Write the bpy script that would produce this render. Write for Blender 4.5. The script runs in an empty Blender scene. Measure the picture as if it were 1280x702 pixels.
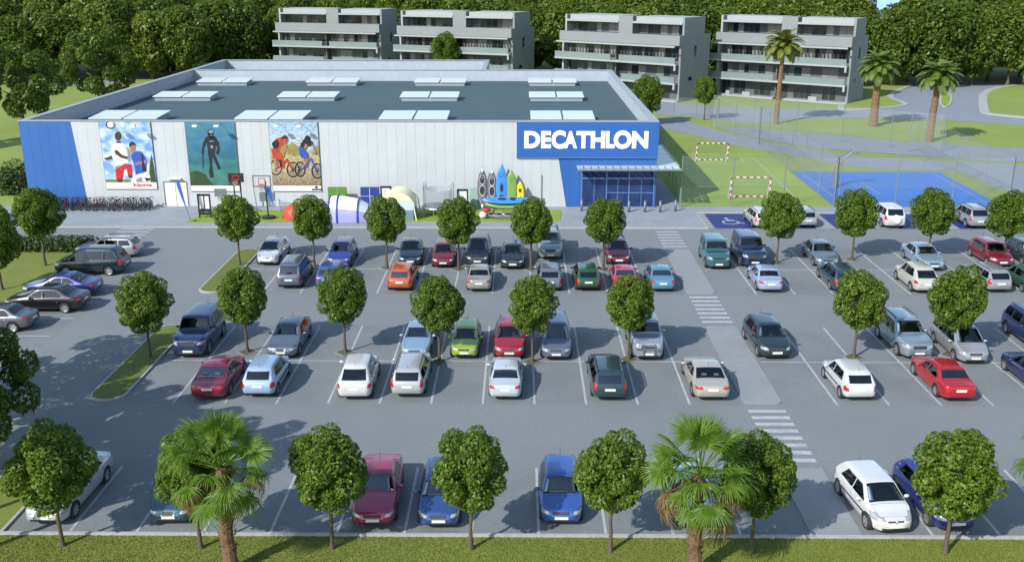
import bpy, bmesh, math, random
import numpy as np
from mathutils import Vector, Matrix
R = math.radians
rnd = random.Random(7)
S = bpy.context.scene
C = S.collection
# ------------------------------------------------------------------ camera, sky, sun, exposure
F_PX, CX, CY, CAM_H = 1217.0, 640.0, 351.0, 20.0
PITCH, YAW = math.atan(386 / F_PX), math.atan(10 / F_PX)
cam = bpy.data.cameras.new('camera'); cam.sensor_width = 36; cam.lens = F_PX / 1280 * 36
cam.clip_start = 0.5; cam.clip_end = 6000
cam_o = bpy.data.objects.new('camera', cam); C.objects.link(cam_o)
cam_o.location = (0, 0, CAM_H); cam_o.rotation_euler = (R(90) - PITCH, 0, YAW)
S.camera = cam_o
SUN_EL, SUN_AZ = R(36), math.atan2(0.69, 0.74)          # light travels towards +x +y
w = bpy.data.worlds.new('World'); S.world = w; w.use_nodes = True
nt = w.node_tree; nt.nodes.clear()
sky = nt.nodes.new('ShaderNodeTexSky'); sky.sky_type = 'NISHITA'; sky.sun_disc = False
sky.sun_elevation = SUN_EL; sky.sun_rotation = SUN_AZ + math.pi; sky.air_density = 1.2; sky.dust_density = 0.6
bg = nt.nodes.new('ShaderNodeBackground'); bg.inputs[1].default_value = 0.15
wo = nt.nodes.new('ShaderNodeOutputWorld')
nt.links.new(sky.outputs[0], bg.inputs[0]); nt.links.new(bg.outputs[0], wo.inputs[0])
sl = bpy.data.lights.new('sun', 'SUN'); sl.energy = 3.9; sl.angle = R(0.5); sl.color = (1, 0.96, 0.90)
so = bpy.data.objects.new('sun', sl); C.objects.link(so)
sd = Vector((math.sin(SUN_AZ) * math.cos(SUN_EL), math.cos(SUN_AZ) * math.cos(SUN_EL), -math.sin(SUN_EL)))
so.rotation_euler = sd.to_track_quat('-Z', 'Y').to_euler(); so.location = (-60, -60, 80)
S.view_settings.view_transform = 'Standard'; S.view_settings.look = 'None'
S.view_settings.exposure = 0.6; S.view_settings.gamma = 1
S.cycles.max_bounces = 6; S.cycles.transparent_max_bounces = 24

_c, _s = math.cos(YAW), math.sin(YAW); _cp, _sp = math.cos(PITCH), math.sin(PITCH)
def ray(px, py):
    a, b = (px - CX) / F_PX, -(py - CY) / F_PX
    v = (a, b * _sp + _cp, b * _cp - _sp)
    return (v[0] * _c - v[1] * _s, v[0] * _s + v[1] * _c, v[2])
def G(px, py, z=0.0):                                   # photograph point -> place on the plane at height z
    v = ray(px, py); t = (z - CAM_H) / v[2]
    return v[0] * t, v[1] * t
def V(px, py, Y):                                       # photograph point -> x, z on the upright plane y = Y
    v = ray(px, py); t = Y / v[1]
    return v[0] * t, CAM_H + v[2] * t

# ------------------------------------------------------------------ materials
def mat(name, col, rough=0.6, metal=0.0, var=0.0, scale=1.0, col2=None, coat=0.0, bump=0.0, bscale=40.0, spec=0.5, island=0.0, wear=0.0, wscale=0.3, objvar=0.0):
    m = bpy.data.materials.new(name); m.use_nodes = True
    n, l = m.node_tree.nodes, m.node_tree.links
    p = n['Principled BSDF']
    p.inputs['Base Color'].default_value = (*col, 1); p.inputs['Roughness'].default_value = rough
    p.inputs['Metallic'].default_value = metal; p.inputs['Coat Weight'].default_value = coat
    p.inputs['Coat Roughness'].default_value = 0.04; p.inputs['Specular IOR Level'].default_value = spec
    src = None
    tc = n.new('ShaderNodeTexCoord'); co = tc.outputs['Object']
    def noise(sc, det=5, rg=0.6):
        t = n.new('ShaderNodeTexNoise'); t.inputs['Scale'].default_value = sc; t.inputs['Detail'].default_value = det
        t.inputs['Roughness'].default_value = rg; l.new(co, t.inputs['Vector']); return t.outputs['Fac']
    def rng(x, a, b, c=0.0, d=1.0):
        r = n.new('ShaderNodeMapRange'); r.inputs[1].default_value = a; r.inputs[2].default_value = b
        r.inputs[3].default_value = c; r.inputs[4].default_value = d; l.new(x, r.inputs[0]); return r.outputs[0]
    def mix(f, a, b):
        x = n.new('ShaderNodeMix'); x.data_type = 'RGBA'
        if hasattr(f, 'links'): l.new(f, x.inputs[0])
        else: x.inputs[0].default_value = f
        for v, i in ((a, 6), (b, 7)):
            if hasattr(v, 'links'): l.new(v, x.inputs[i])
            else: x.inputs[i].default_value = (*v, 1)
        return x.outputs[2]
    cur = col
    if col2 is not None:
        cur = mix(rng(noise(scale), 0.32, 0.68), cur, col2)
    elif var > 0:
        d = tuple(c * (1 - var) for c in col)
        cur = mix(rng(noise(scale), 0.3, 0.7), cur, d)
    if wear > 0:
        d = tuple(c * (1 - wear) for c in col)
        cur = mix(rng(noise(wscale, 3), 0.45, 0.7), cur, d)
    if island > 0:
        g = n.new('ShaderNodeNewGeometry')
        h = n.new('ShaderNodeHueSaturation')
        l.new(rng(g.outputs['Random Per Island'], 0, 1, 1 - island, 1 + island), h.inputs['Value'])
        h.inputs['Saturation'].default_value = 1.0
        if hasattr(cur, 'links'): l.new(cur, h.inputs['Color'])
        else: h.inputs['Color'].default_value = (*cur, 1)
        cur = h.outputs[0]
    if objvar > 0:
        oi = n.new('ShaderNodeObjectInfo'); h = n.new('ShaderNodeHueSaturation')
        l.new(rng(oi.outputs['Random'], 0, 1, 1 - objvar, 1 + objvar), h.inputs['Value'])
        l.new(rng(oi.outputs['Random'], 0, 1, 0.5 + objvar * 0.06, 0.5 - objvar * 0.06), h.inputs['Hue'])
        if hasattr(cur, 'links'): l.new(cur, h.inputs['Color'])
        else: h.inputs['Color'].default_value = (*cur, 1)
        cur = h.outputs[0]
    if hasattr(cur, 'links'): l.new(cur, p.inputs['Base Color'])
    if bump > 0:
        b = n.new('ShaderNodeBump'); b.inputs['Strength'].default_value = bump; b.inputs['Distance'].default_value = 0.02
        l.new(noise(bscale, 4), b.inputs['Height']); l.new(b.outputs[0], p.inputs['Normal'])
    return m

def leaf_mat(name, a, b, isl=0.45, trans=0.3, objvar=0.08):
    m = mat(name, a, 0.45, island=isl, objvar=objvar, spec=0.35)
    n, l = m.node_tree.nodes, m.node_tree.links
    p = n['Principled BSDF']; out = [x for x in n if x.type == 'OUTPUT_MATERIAL'][0]
    t = n.new('ShaderNodeBsdfTranslucent'); t.inputs[0].default_value = (*b, 1)
    x = n.new('ShaderNodeMixShader'); x.inputs[0].default_value = trans
    l.new(p.outputs[0], x.inputs[1]); l.new(t.outputs[0], x.inputs[2]); l.new(x.outputs[0], out.inputs[0])
    return m

def mesh_wire_mat(name, col, cover):
    m = mat(name, col, 0.5)
    n, l = m.node_tree.nodes, m.node_tree.links
    p = n['Principled BSDF']; out = [x for x in n if x.type == 'OUTPUT_MATERIAL'][0]
    t = n.new('ShaderNodeBsdfTransparent'); x = n.new('ShaderNodeMixShader'); x.inputs[0].default_value = cover
    l.new(t.outputs[0], x.inputs[1]); l.new(p.outputs[0], x.inputs[2]); l.new(x.outputs[0], out.inputs[0])
    return m

M = {}
M['grass'] = mat('grass', (0.165, 0.19, 0.028), 0.9, col2=(0.115, 0.148, 0.021), scale=0.5, bump=0.5, bscale=9, wear=0.25, wscale=0.09)
M['island_grass'] = mat('island_grass', (0.125, 0.148, 0.020), 0.9, col2=(0.085, 0.115, 0.016), scale=1.2, bump=0.5, bscale=14, wear=0.2, wscale=0.5)
M['lawn_far'] = mat('lawn_far', (0.205, 0.26, 0.048), 0.9, col2=(0.165, 0.22, 0.04), scale=0.15, bump=0.4, bscale=5, wear=0.2, wscale=0.05)
M['turf'] = mat('turf', (0.20, 0.28, 0.025), 0.9, col2=(0.15, 0.22, 0.022), scale=0.7, bump=0.5, bscale=12)
M['field'] = mat('field', (0.22, 0.30, 0.035), 0.9, col2=(0.17, 0.25, 0.03), scale=0.35, bump=0.3, bscale=6, wear=0.2, wscale=0.12)
M['asphalt'] = mat('asphalt', (0.180, 0.197, 0.204), 0.85, col2=(0.150, 0.165, 0.172), scale=6, bump=0.5, bscale=45, wear=0.16, wscale=0.13)
M['bay_asphalt'] = mat('bay_asphalt', (0.176, 0.192, 0.199), 0.85, col2=(0.146, 0.161, 0.168), scale=5.0, bump=0.35, bscale=60, wear=0.22, wscale=0.3)
M['road'] = mat('road', (0.20, 0.225, 0.26), 0.85, col2=(0.175, 0.195, 0.225), scale=0.6, bump=0.2, bscale=30)
M['kerb'] = mat('kerb', (0.36, 0.36, 0.355), 0.8, var=0.25, scale=6)
M['footpath'] = mat('footpath', (0.228, 0.244, 0.254), 0.85, col2=(0.206, 0.222, 0.230), scale=2, bump=0.2, bscale=50, wear=0.12, wscale=0.4)
M['paint_white'] = mat('paint_white', (0.42, 0.43, 0.45), 0.7, var=0.32, scale=9, wear=0.35, wscale=1.7)
M['paint_blue'] = mat('paint_blue', (0.016, 0.030, 0.15), 0.6, var=0.25, scale=4)
M['soil'] = mat('soil', (0.10, 0.10, 0.045), 0.95, var=0.4, scale=8)
M['trunk'] = mat('trunk', (0.11, 0.085, 0.055), 0.9, var=0.45, scale=14, bump=0.8, bscale=25)
M['palm_trunk'] = mat('palm_trunk', (0.17, 0.10, 0.05), 0.9, var=0.5, scale=9, bump=1.0, bscale=18)
M['date_trunk'] = mat('date_trunk', (0.19, 0.115, 0.05), 0.9, var=0.4, scale=5, bump=1.0, bscale=9)
M['leaf'] = leaf_mat('leaf', (0.100, 0.158, 0.016), (0.19, 0.28, 0.02), 0.5, 0.36)
M['leaf_dark'] = leaf_mat('leaf_dark', (0.078, 0.124, 0.017), (0.14, 0.20, 0.02), 0.5, 0.32)
M['leaf_forest'] = leaf_mat('leaf_forest', (0.096, 0.140, 0.017), (0.17, 0.23, 0.018), 0.52, 0.34, 0.26)
M['hedge_leaf'] = leaf_mat('hedge_leaf', (0.04, 0.075, 0.015), (0.06, 0.1, 0.015), 0.4, 0.2)
M['frond'] = leaf_mat('frond', (0.105, 0.185, 0.018), (0.22, 0.34, 0.025), 0.35, 0.36)
M['frond_dry'] = leaf_mat('frond_dry', (0.20, 0.13, 0.05), (0.25, 0.16, 0.05), 0.3, 0.3)
M['date_frond'] = leaf_mat('date_frond', (0.155, 0.185, 0.03), (0.22, 0.25, 0.04), 0.35, 0.3)
M['date_frond_dark'] = leaf_mat('date_frond_dark', (0.11, 0.165, 0.03), (0.17, 0.23, 0.04), 0.35, 0.3)
M['wall_white'] = mat('wall_white', (0.45, 0.475, 0.49), 0.5, var=0.05, scale=0.8, objvar=0.014, wear=0.07, wscale=0.5)
M['wall_blue'] = mat('wall_blue', (0.024, 0.105, 0.335), 0.45, var=0.05, scale=0.8, objvar=0.02)
M['sign_blue'] = mat('sign_blue', (0.022, 0.098, 0.325), 0.4)
M['letter_white'] = mat('letter_white', (0.72, 0.72, 0.72), 0.4)
M['joint'] = mat('joint', (0.24, 0.27, 0.29), 0.7)
M['coping'] = mat('coping', (0.26, 0.295, 0.32), 0.45, var=0.1, scale=2)
M['parapet_in'] = mat('parapet_in', (0.36, 0.40, 0.46), 0.6, var=0.12, scale=1.2)
M['skylight'] = mat('skylight', (0.50, 0.545, 0.55), 0.25, var=0.04, scale=2)
M['white'] = mat('white', (0.64, 0.64, 0.635), 0.5, var=0.05, scale=3)
M['black'] = mat('black', (0.015, 0.015, 0.016), 0.5)
M['rubber'] = mat('rubber', (0.022, 0.022, 0.023), 0.8)
M['dark'] = mat('dark', (0.03, 0.03, 0.033), 0.6)
M['metal'] = mat('metal', (0.42, 0.44, 0.46), 0.35, 0.6, var=0.15, scale=6)
M['steel_dark'] = mat('steel_dark', (0.16, 0.17, 0.18), 0.5, 0.3)
M['post'] = mat('post', (0.19, 0.21, 0.215), 0.5, 0.2)
M['fence_mesh'] = mesh_wire_mat('fence_mesh', (0.28, 0.32, 0.33), 0.14)
M['fence_mesh_low'] = mesh_wire_mat('fence_mesh_low', (0.26, 0.32, 0.30), 0.08)
M['court_blue'] = mat('court_blue', (0.036, 0.145, 0.45), 0.6, var=0.12, scale=0.6)
M['store_glass'] = mat('store_glass', (0.018, 0.045, 0.15), 0.08, spec=0.6, var=0.5, scale=0.9)
M['frame_blue'] = mat('frame_blue', (0.11, 0.20, 0.38), 0.4, 0.3)
M['canopy_glass'] = mat('canopy_glass', (0.45, 0.52, 0.56), 0.2, var=0.15, scale=2)
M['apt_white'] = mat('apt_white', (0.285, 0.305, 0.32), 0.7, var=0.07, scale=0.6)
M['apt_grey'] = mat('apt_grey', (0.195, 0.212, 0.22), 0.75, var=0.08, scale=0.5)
M['apt_band'] = mat('apt_band', (0.195, 0.208, 0.216), 0.75, var=0.08, scale=0.5)
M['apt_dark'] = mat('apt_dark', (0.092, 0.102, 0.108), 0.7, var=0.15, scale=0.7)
M['apt_glassrail'] = mat('apt_glassrail', (0.17, 0.218, 0.22), 0.25, var=0.08, scale=0.7)
M['pane_dark'] = mat('pane_dark', (0.02, 0.026, 0.035), 0.08, spec=0.7, objvar=0.5)
M['pane_light'] = mat('pane_light', (0.22, 0.22, 0.23), 0.3, var=0.3, scale=2)
def glass_mat(name, tint, refl):
    m = bpy.data.materials.new(name); m.use_nodes = True; n, l = m.node_tree.nodes, m.node_tree.links; n.remove(n['Principled BSDF'])
    out = [x for x in n if x.type == 'OUTPUT_MATERIAL'][0]
    t = n.new('ShaderNodeBsdfTransparent'); t.inputs[0].default_value = (*tint, 1); g_ = n.new('ShaderNodeBsdfGlossy'); g_.inputs['Roughness'].default_value = .03; g_.inputs[0].default_value = (.95, .97, 1, 1)
    f = n.new('ShaderNodeFresnel'); f.inputs[0].default_value = refl; x = n.new('ShaderNodeMixShader'); l.new(f.outputs[0], x.inputs[0]); l.new(t.outputs[0], x.inputs[1]); l.new(g_.outputs[0], x.inputs[2]); l.new(x.outputs[0], out.inputs[0]); return m
M['car_glass'] = glass_mat('car_glass', (.52, .57, .58), 1.75)
M['car_glass_mid'] = glass_mat('car_glass_mid', (.70, .76, .78), 2.2)
M['cabin'] = mat('cabin', (0.10, 0.105, 0.11), .8, var=.3, scale=6)
M['car_glass_light'] = glass_mat('car_glass_light', (.80, .85, .87), 2.9)
M['headlight'] = mat('headlight', (0.40, 0.42, 0.45), 0.12, 0.3, coat=1)
M['taillight'] = mat('taillight', (0.42, 0.012, 0.012), 0.15, coat=0.6)
M['plate'] = mat('plate', (0.66, 0.66, 0.62), 0.5)
M['rim'] = mat('rim', (0.55, 0.56, 0.58), 0.3, 0.75)
M['bumper_black'] = mat('bumper_black', (0.03, 0.031, 0.034), 0.6)
M['chrome'] = mat('chrome', (0.7, 0.71, 0.72), 0.15, 0.9)
M['sky_stand_in_blue'] = mat('sky_stand_in', (0.34, 0.55, 0.80), 0.9, spec=0.1)  # sky colour for the far sheet behind the wood
# ------------------------------------------------------------------ helpers
def paving_mat():
    m = mat('paving', (0.265, 0.295, 0.325), 0.85, var=0.12, scale=2, bump=0.2, bscale=40, wear=0.18, wscale=0.35)
    n, l = m.node_tree.nodes, m.node_tree.links
    p = n['Principled BSDF']; src = p.inputs['Base Color'].links[0].from_socket
    br = n.new('ShaderNodeTexBrick'); tc = n.new('ShaderNodeTexCoord'); l.new(tc.outputs['Object'], br.inputs['Vector'])
    br.inputs['Scale'].default_value = 2.5; br.inputs['Color1'].default_value = (1, 1, 1, 1); br.inputs['Color2'].default_value = (0.88, 0.88, 0.9, 1)
    br.inputs['Mortar'].default_value = (0.72, 0.72, 0.74, 1); br.inputs['Mortar Size'].default_value = 0.012
    x = n.new('ShaderNodeMix'); x.data_type = 'RGBA'; x.blend_type = 'MULTIPLY'; x.inputs[0].default_value = 1
    l.new(src, x.inputs[6]); l.new(br.outputs[0], x.inputs[7]); l.new(x.outputs[2], p.inputs['Base Color'])
    return m
M['paving'] = paving_mat()
def roof_mat():
    m = mat('roof_felt', (0.047, 0.086, 0.099), 0.75, var=0.12, scale=0.35, wear=0.12, wscale=0.15, bump=0.15, bscale=20)
    n, l = m.node_tree.nodes, m.node_tree.links
    p = n['Principled BSDF']; src = p.inputs['Base Color'].links[0].from_socket
    br = n.new('ShaderNodeTexBrick'); tc = n.new('ShaderNodeTexCoord'); l.new(tc.outputs['Object'], br.inputs['Vector'])
    br.inputs['Scale'].default_value = 0.5; br.inputs['Color1'].default_value = (1, 1, 1, 1); br.inputs['Color2'].default_value = (0.94, 0.95, 0.96, 1)
    br.inputs['Mortar'].default_value = (0.82, 0.84, 0.86, 1); br.inputs['Mortar Size'].default_value = 0.012
    x = n.new('ShaderNodeMix'); x.data_type = 'RGBA'; x.blend_type = 'MULTIPLY'; x.inputs[0].default_value = 1
    l.new(src, x.inputs[6]); l.new(br.outputs[0], x.inputs[7]); l.new(x.outputs[2], p.inputs['Base Color'])
    return m
M['roof_felt'] = roof_mat()

class MB:
    def __init__(s): s.v = []; s.f = []; s.m = []
    def add(s, vs, fs, mi=0):
        o = len(s.v); s.v += [tuple(v) for v in vs]; s.f += [tuple(i + o for i in f) for f in fs]; s.m += [mi] * len(fs); return s
    def box(s, x0, y0, z0, x1, y1, z1, mi=0):
        vs = [(x, y, z) for z in (z0, z1) for (x, y) in ((x0, y0), (x1, y0), (x1, y1), (x0, y1))]
        return s.add(vs, [(3, 2, 1, 0), (4, 5, 6, 7), (0, 1, 5, 4), (1, 2, 6, 5), (2, 3, 7, 6), (3, 0, 4, 7)], mi)
    def poly(s, pts, mi=0): return s.add(pts, [tuple(range(len(pts)))], mi)
    def prism(s, pts2, z0, z1, mi=0, bottom=False):       # 2D polygon (CCW) extruded upwards
        n = len(pts2); vs = [(x, y, z0) for x, y in pts2] + [(x, y, z1) for x, y in pts2]
        fs = [tuple(range(n, 2 * n))] + [(i, (i + 1) % n, n + (i + 1) % n, n + i) for i in range(n)]
        if bottom: fs.append(tuple(range(n - 1, -1, -1)))
        return s.add(vs, fs, mi)
    def tube(s, pts, rad, n=6, mi=0, caps=True):
        pts = [Vector(p) for p in pts]; k = len(pts)
        rad = rad if isinstance(rad, (list, tuple)) else [rad] * k
        vs = []; fs = []; up = None
        for i, p in enumerate(pts):
            d = (pts[min(i + 1, k - 1)] - pts[max(i - 1, 0)]).normalized()
            a = (up if up is not None else (Vector((0, 0, 1)) if abs(d.z) < 0.9 else Vector((1, 0, 0))))
            u = a - d * a.dot(d); u.normalize(); up = u; q = d.cross(u)
            for j in range(n):
                t = 2 * math.pi * j / n
                vs.append(p + (u * math.cos(t) + q * math.sin(t)) * rad[i])
        for i in range(k - 1):
            for j in range(n):
                a, b = i * n + j, i * n + (j + 1) % n
                fs.append((a, b, b + n, a + n))
        if caps: fs += [tuple(range(n - 1, -1, -1)), tuple(range((k - 1) * n, k * n))]
        return s.add(vs, fs, mi)
    def ring(s, c, r, tr, ax='x', n=20, m=6, mi=0):
        vs = []; fs = []
        for i in range(n):
            t = 2 * math.pi * i / n
            for j in range(m):
                q = 2 * math.pi * j / m; rr = r + tr * math.cos(q); h = tr * math.sin(q)
                a, b = rr * math.cos(t), rr * math.sin(t)
                p = {'x': (h, a, b), 'y': (a, h, b), 'z': (a, b, h)}[ax]
                vs.append((c[0] + p[0], c[1] + p[1], c[2] + p[2]))
        for i in range(n):
            for j in range(m):
                fs.append((i * m + j, i * m + (j + 1) % m, ((i + 1) % n) * m + (j + 1) % m, ((i + 1) % n) * m + j))
        return s.add(vs, fs, mi)
    def ball(s, c, r, n=10, k=6, mi=0):
        r = r if isinstance(r, (tuple, list)) else (r, r, r)
        vs = []; fs = []
        for i in range(k + 1):
            a = math.pi * i / k
            for j in range(n):
                t = 2 * math.pi * j / n
                vs.append((c[0] + r[0] * math.sin(a) * math.cos(t), c[1] + r[1] * math.sin(a) * math.sin(t), c[2] + r[2] * math.cos(a)))
        for i in range(k):
            for j in range(n):
                fs.append((i * n + j, (i + 1) * n + j, (i + 1) * n + (j + 1) % n, i * n + (j + 1) % n))
        return s.add(vs, fs, mi)
    def mesh(s, name, mats, smooth=False):
        me = bpy.data.meshes.new(name); me.from_pydata(s.v, [], s.f)
        for m in mats if isinstance(mats, (list, tuple)) else [mats]: me.materials.append(m)
        if len(set(s.m)) > 1: me.polygons.foreach_set('material_index', s.m)
        if smooth: me.polygons.foreach_set('use_smooth', [True] * len(s.f))
        me.update(); return me
    def build(s, name, mats, parent=None, smooth=False, loc=None): return ob(name, s.mesh(name, mats, smooth), parent, loc)

def ob(name, me, parent=None, loc=None, rz=None):
    o = bpy.data.objects.new(name, me); C.objects.link(o)
    if parent is not None: o.parent = parent
    if loc is not None: o.location = loc
    if rz is not None: o.rotation_euler = (0, 0, rz)
    return o
def tag(o, label, cat, group=None):
    o['label'] = label; o['category'] = cat
    if group: o['group'] = group
    return o
def thing(name, label, cat, loc=(0, 0, 0), rz=0.0, group=None, scale=None):
    o = bpy.data.objects.new(name, None); C.objects.link(o); o.location = loc; o.rotation_euler = (0, 0, rz)
    o.empty_display_size = 0.3
    if scale is not None: o.scale = scale if isinstance(scale, (tuple, list)) else (scale,) * 3
    return tag(o, label, cat, group)
def struct(o): o['kind'] = 'structure'; return o
def stuff(o): o['kind'] = 'stuff'; return o
def rrect(x0, y0, x1, y1, r, n=6):
    out = []
    for cx, cy, a0 in ((x1 - r, y0 + r, -90), (x1 - r, y1 - r, 0), (x0 + r, y1 - r, 90), (x0 + r, y0 + r, 180)):
        for i in range(n + 1):
            t = R(a0 + 90 * i / n); out.append((cx + r * math.cos(t), cy + r * math.sin(t)))
    return out
def grow(pts, d):
    n = len(pts); out = []
    for i in range(n):
        a, b, c = Vector(pts[i - 1]), Vector(pts[i]), Vector(pts[(i + 1) % n])
        e1 = (b - a); e2 = (c - b)
        if e1.length < 1e-6: e1 = e2
        if e2.length < 1e-6: e2 = e1
        n1 = Vector((e1.y, -e1.x)).normalized(); n2 = Vector((e2.y, -e2.x)).normalized()
        k = (n1 + n2); k = k / max(0.3, k.dot(n1)) if k.length > 1e-6 else n1
        out.append((b.x + k.x * d, b.y + k.y * d))
    return out
def ccw(p):
    a = sum(p[i][0] * p[(i + 1) % len(p)][1] - p[(i + 1) % len(p)][0] * p[i][1] for i in range(len(p)))
    return p if a > 0 else p[::-1]
def chaikin(pts, it=2, closed=False):
    for _ in range(it):
        n = len(pts); o = [] if closed else [pts[0]]
        for i in range(n if closed else n - 1):
            a, b = pts[i], pts[(i + 1) % n]
            o.append(tuple(.75 * a[k] + .25 * b[k] for k in range(len(a)))); o.append(tuple(.25 * a[k] + .75 * b[k] for k in range(len(a))))
        if not closed: o.append(pts[-1])
        pts = o
    return pts
def text_mesh(ch, m, bold=0.0, depth=0.0):
    cu = bpy.data.curves.new('t', 'FONT'); cu.body = ch; cu.size = 1; cu.offset = bold; cu.extrude = depth; cu.resolution_u = 4
    o = bpy.data.objects.new('t', cu); C.objects.link(o)
    dg = bpy.context.evaluated_depsgraph_get(); me = bpy.data.meshes.new_from_object(o.evaluated_get(dg))
    bpy.data.objects.remove(o); bpy.data.curves.remove(cu)
    me.materials.clear(); me.materials.append(m); return me
def fit_text(me, x0, x1, z0, z1, y, th):     # upright lettering facing -y, squeezed into a box
    co = np.empty(len(me.vertices) * 3); me.vertices.foreach_get('co', co); co = co.reshape(-1, 3)
    a, b = co.min(0), co.max(0); out = np.empty_like(co)
    out[:, 0] = x0 + (co[:, 0] - a[0]) / (b[0] - a[0]) * (x1 - x0)
    out[:, 2] = z0 + (co[:, 1] - a[1]) / (b[1] - a[1]) * (z1 - z0)
    out[:, 1] = y - (co[:, 2] - a[2]) / max(b[2] - a[2], 1e-6) * th
    me.vertices.foreach_set('co', out.ravel()); me.update(); return me

def leaf_cloud(name, n, lumps, size, m, seed, centre=(0, 0, 0), aspect=0.55, shell=0.78, droop=0.15):
    g = np.random.default_rng(seed); L = np.array([(*c, r) for c, r in lumps], float)
    pw = L[:, 3] ** 2; idx = g.choice(len(L), n, p=pw / pw.sum())
    d = g.normal(size=(n, 3)); d /= np.linalg.norm(d, axis=1)[:, None]
    rr = L[idx, 3] * (shell + (1.06 - shell) * g.random(n) ** 0.7)
    pos = L[idx, :3] + d * rr[:, None]
    nm = d * 0.6 + 0.45 * g.normal(size=(n, 3)) + np.array([0, 0, 0.75]); nm /= np.linalg.norm(nm, axis=1)[:, None]
    t = g.normal(size=(n, 3)); t -= nm * (t * nm).sum(1)[:, None]; t /= np.linalg.norm(t, axis=1)[:, None]
    b = np.cross(nm, t); s = size * (0.6 + 0.8 * g.random(n))[:, None]
    P0 = pos - t * s * .5; P2 = pos + t * s * .5 - np.array([0, 0, droop]) * s
    P1 = pos + b * s * aspect * .5 + nm * s * .10; P3 = pos - b * s * aspect * .5 + nm * s * .10
    co = np.stack([P0, P1, P2, P3], 1).reshape(-1, 3)
    return quads_mesh(name, co, n, m)
def quads_mesh(name, co, n, m):
    me = bpy.data.meshes.new(name)
    me.vertices.add(len(co)); me.vertices.foreach_set('co', co.ravel().astype(np.float32))
    me.loops.add(4 * n); me.loops.foreach_set('vertex_index', np.arange(4 * n, dtype=np.int32))
    me.polygons.add(n); me.polygons.foreach_set('loop_start', np.arange(0, 4 * n, 4, dtype=np.int32))
    me.polygons.foreach_set('loop_total', np.full(n, 4, dtype=np.int32))
    me.update(calc_edges=True); me.materials.append(m); return me
# ------------------------------------------------------------------ the setting: ground, lot, roads
def sheet(name, polys, z, m, parent=None, st=True):
    mb = MB()
    for p in polys: mb.poly([(x, y, z) for x, y in ccw(list(p))])
    o = mb.build(name, m, parent)
    return struct(o) if st and parent is None else o
def rect(x0, y0, x1, y1): return [(x0, y0), (x1, y0), (x1, y1), (x0, y1)]
sheet('ground', [rect(-1500, -300, 1500, 1500)], 0.0, M['lawn_far'])
sheet('sky_stand_in', [rect(-1500, 430, 1500, 1500)], 0.05, M['sky_stand_in_blue'])  # added flat sheet, stands in for the sky in the gap of the wood
sheet('lawn', [rect(-90, 5, 90, 31.62), rect(-45, 31.62, -19.45, 36), rect(-75, 36, -45, 71.6), rect(-45, 48, -32.3, 71.6)], 0.006, M['grass'])
lot = sheet('parking_lot', [rect(-19.3, 31.72, 62, 77.15), rect(-32.2, 36, -19.3, 77.15), rect(-45, 36, -32.2, 48), rect(-95, 71.7, -32.2, 77.15)], 0.010, M['asphalt'])
LX = [0.735 + 2.512 * k for k in range(-8, 4)]            # bay lines left of the footpath
RX = [12.90 + 2.512 * k for k in range(0, 17)]            # bay lines right of it
bays = [rect(-19.3, 60.2, 10.75, 71.1), rect(-19.3, 43.25, 10.75, 54.2), rect(-19.3, 31.8, 10.75, 36.9),
        rect(12.95, 60.2, 60, 71.1), rect(12.95, 43.25, 60, 54.2), rect(12.95, 31.8, 60, 36.9),
        rect(-32.1, 50.8, -26.9, 71.0)]
sheet('bay_surface', bays, 0.014, M['bay_asphalt'], lot)
def strip(name, x0, y0, x1, y1, z=0.019, m='paint_white'): return sheet(name, [rect(x0, y0, x1, y1)], z, M[m], lot)
for xs, lo, hi in ((LX, -19.2, 9), (RX, 13, 60)):
    for x in xs:
        if not lo < x < hi: continue
        for y0, y1 in ((60.25, 71.0), (43.25, 54.1), (31.85, 36.9)):
            strip('bay_line', x - .055, y0, x + .055, y1)
for y in (65.7, 48.7):
    strip('bay_line', -19.2, y - .05, 10.7, y + .05, 0.021); strip('bay_line', 13.0, y - .05, 60, y + .05, 0.021)
for y in (52.3, 55.3, 58.2, 61.6, 66.6, 71.0): strip('bay_line', -32.0, y - .055, -27.0, y + .055)
# kerbs and grass islands
def kerb(pts, h=0.11, wd=0.12, parent=lot):
    out = ccw(list(pts)); inn = grow(out, -wd); n = len(out); mb = MB()
    vs = [(x, y, 0.0) for x, y in out] + [(x, y, h) for x, y in out] + [(x, y, h) for x, y in inn] + [(x, y, 0.0) for x, y in inn]
    fs = []
    for i in range(n):
        j = (i + 1) % n
        fs += [(i, j, n + j, n + i), (n + i, n + j, 2 * n + j, 2 * n + i), (2 * n + i, 2 * n + j, 3 * n + j, 3 * n + i)]
    mb.add(vs, fs); return mb.build('kerb', M['kerb'], parent), inn
for x0, y0, x1, y1 in ((-21.15, 60.2, -19.45, 70.6), (-21.25, 43.4, -19.45, 54.0)):
    _, inn = kerb(rrect(x0, y0, x1, y1, .82)); MB().prism(inn, .02, .13).build('grass_island', M['island_grass'], lot)
k = MB(); k.box(-19.3, 31.6, 0, 62, 31.72, .10); k.box(-19.42, 31.6, 0, -19.3, 36, .10); k.box(-32.32, 48, 0, -32.2, 71.6, .10); k.box(-95, 71.6, 0, -32.2, 71.72, .10)
k.box(-45, 35.9, 0, -19.42, 36.0, .1); k.build('kerb', M['kerb'], lot)
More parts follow.
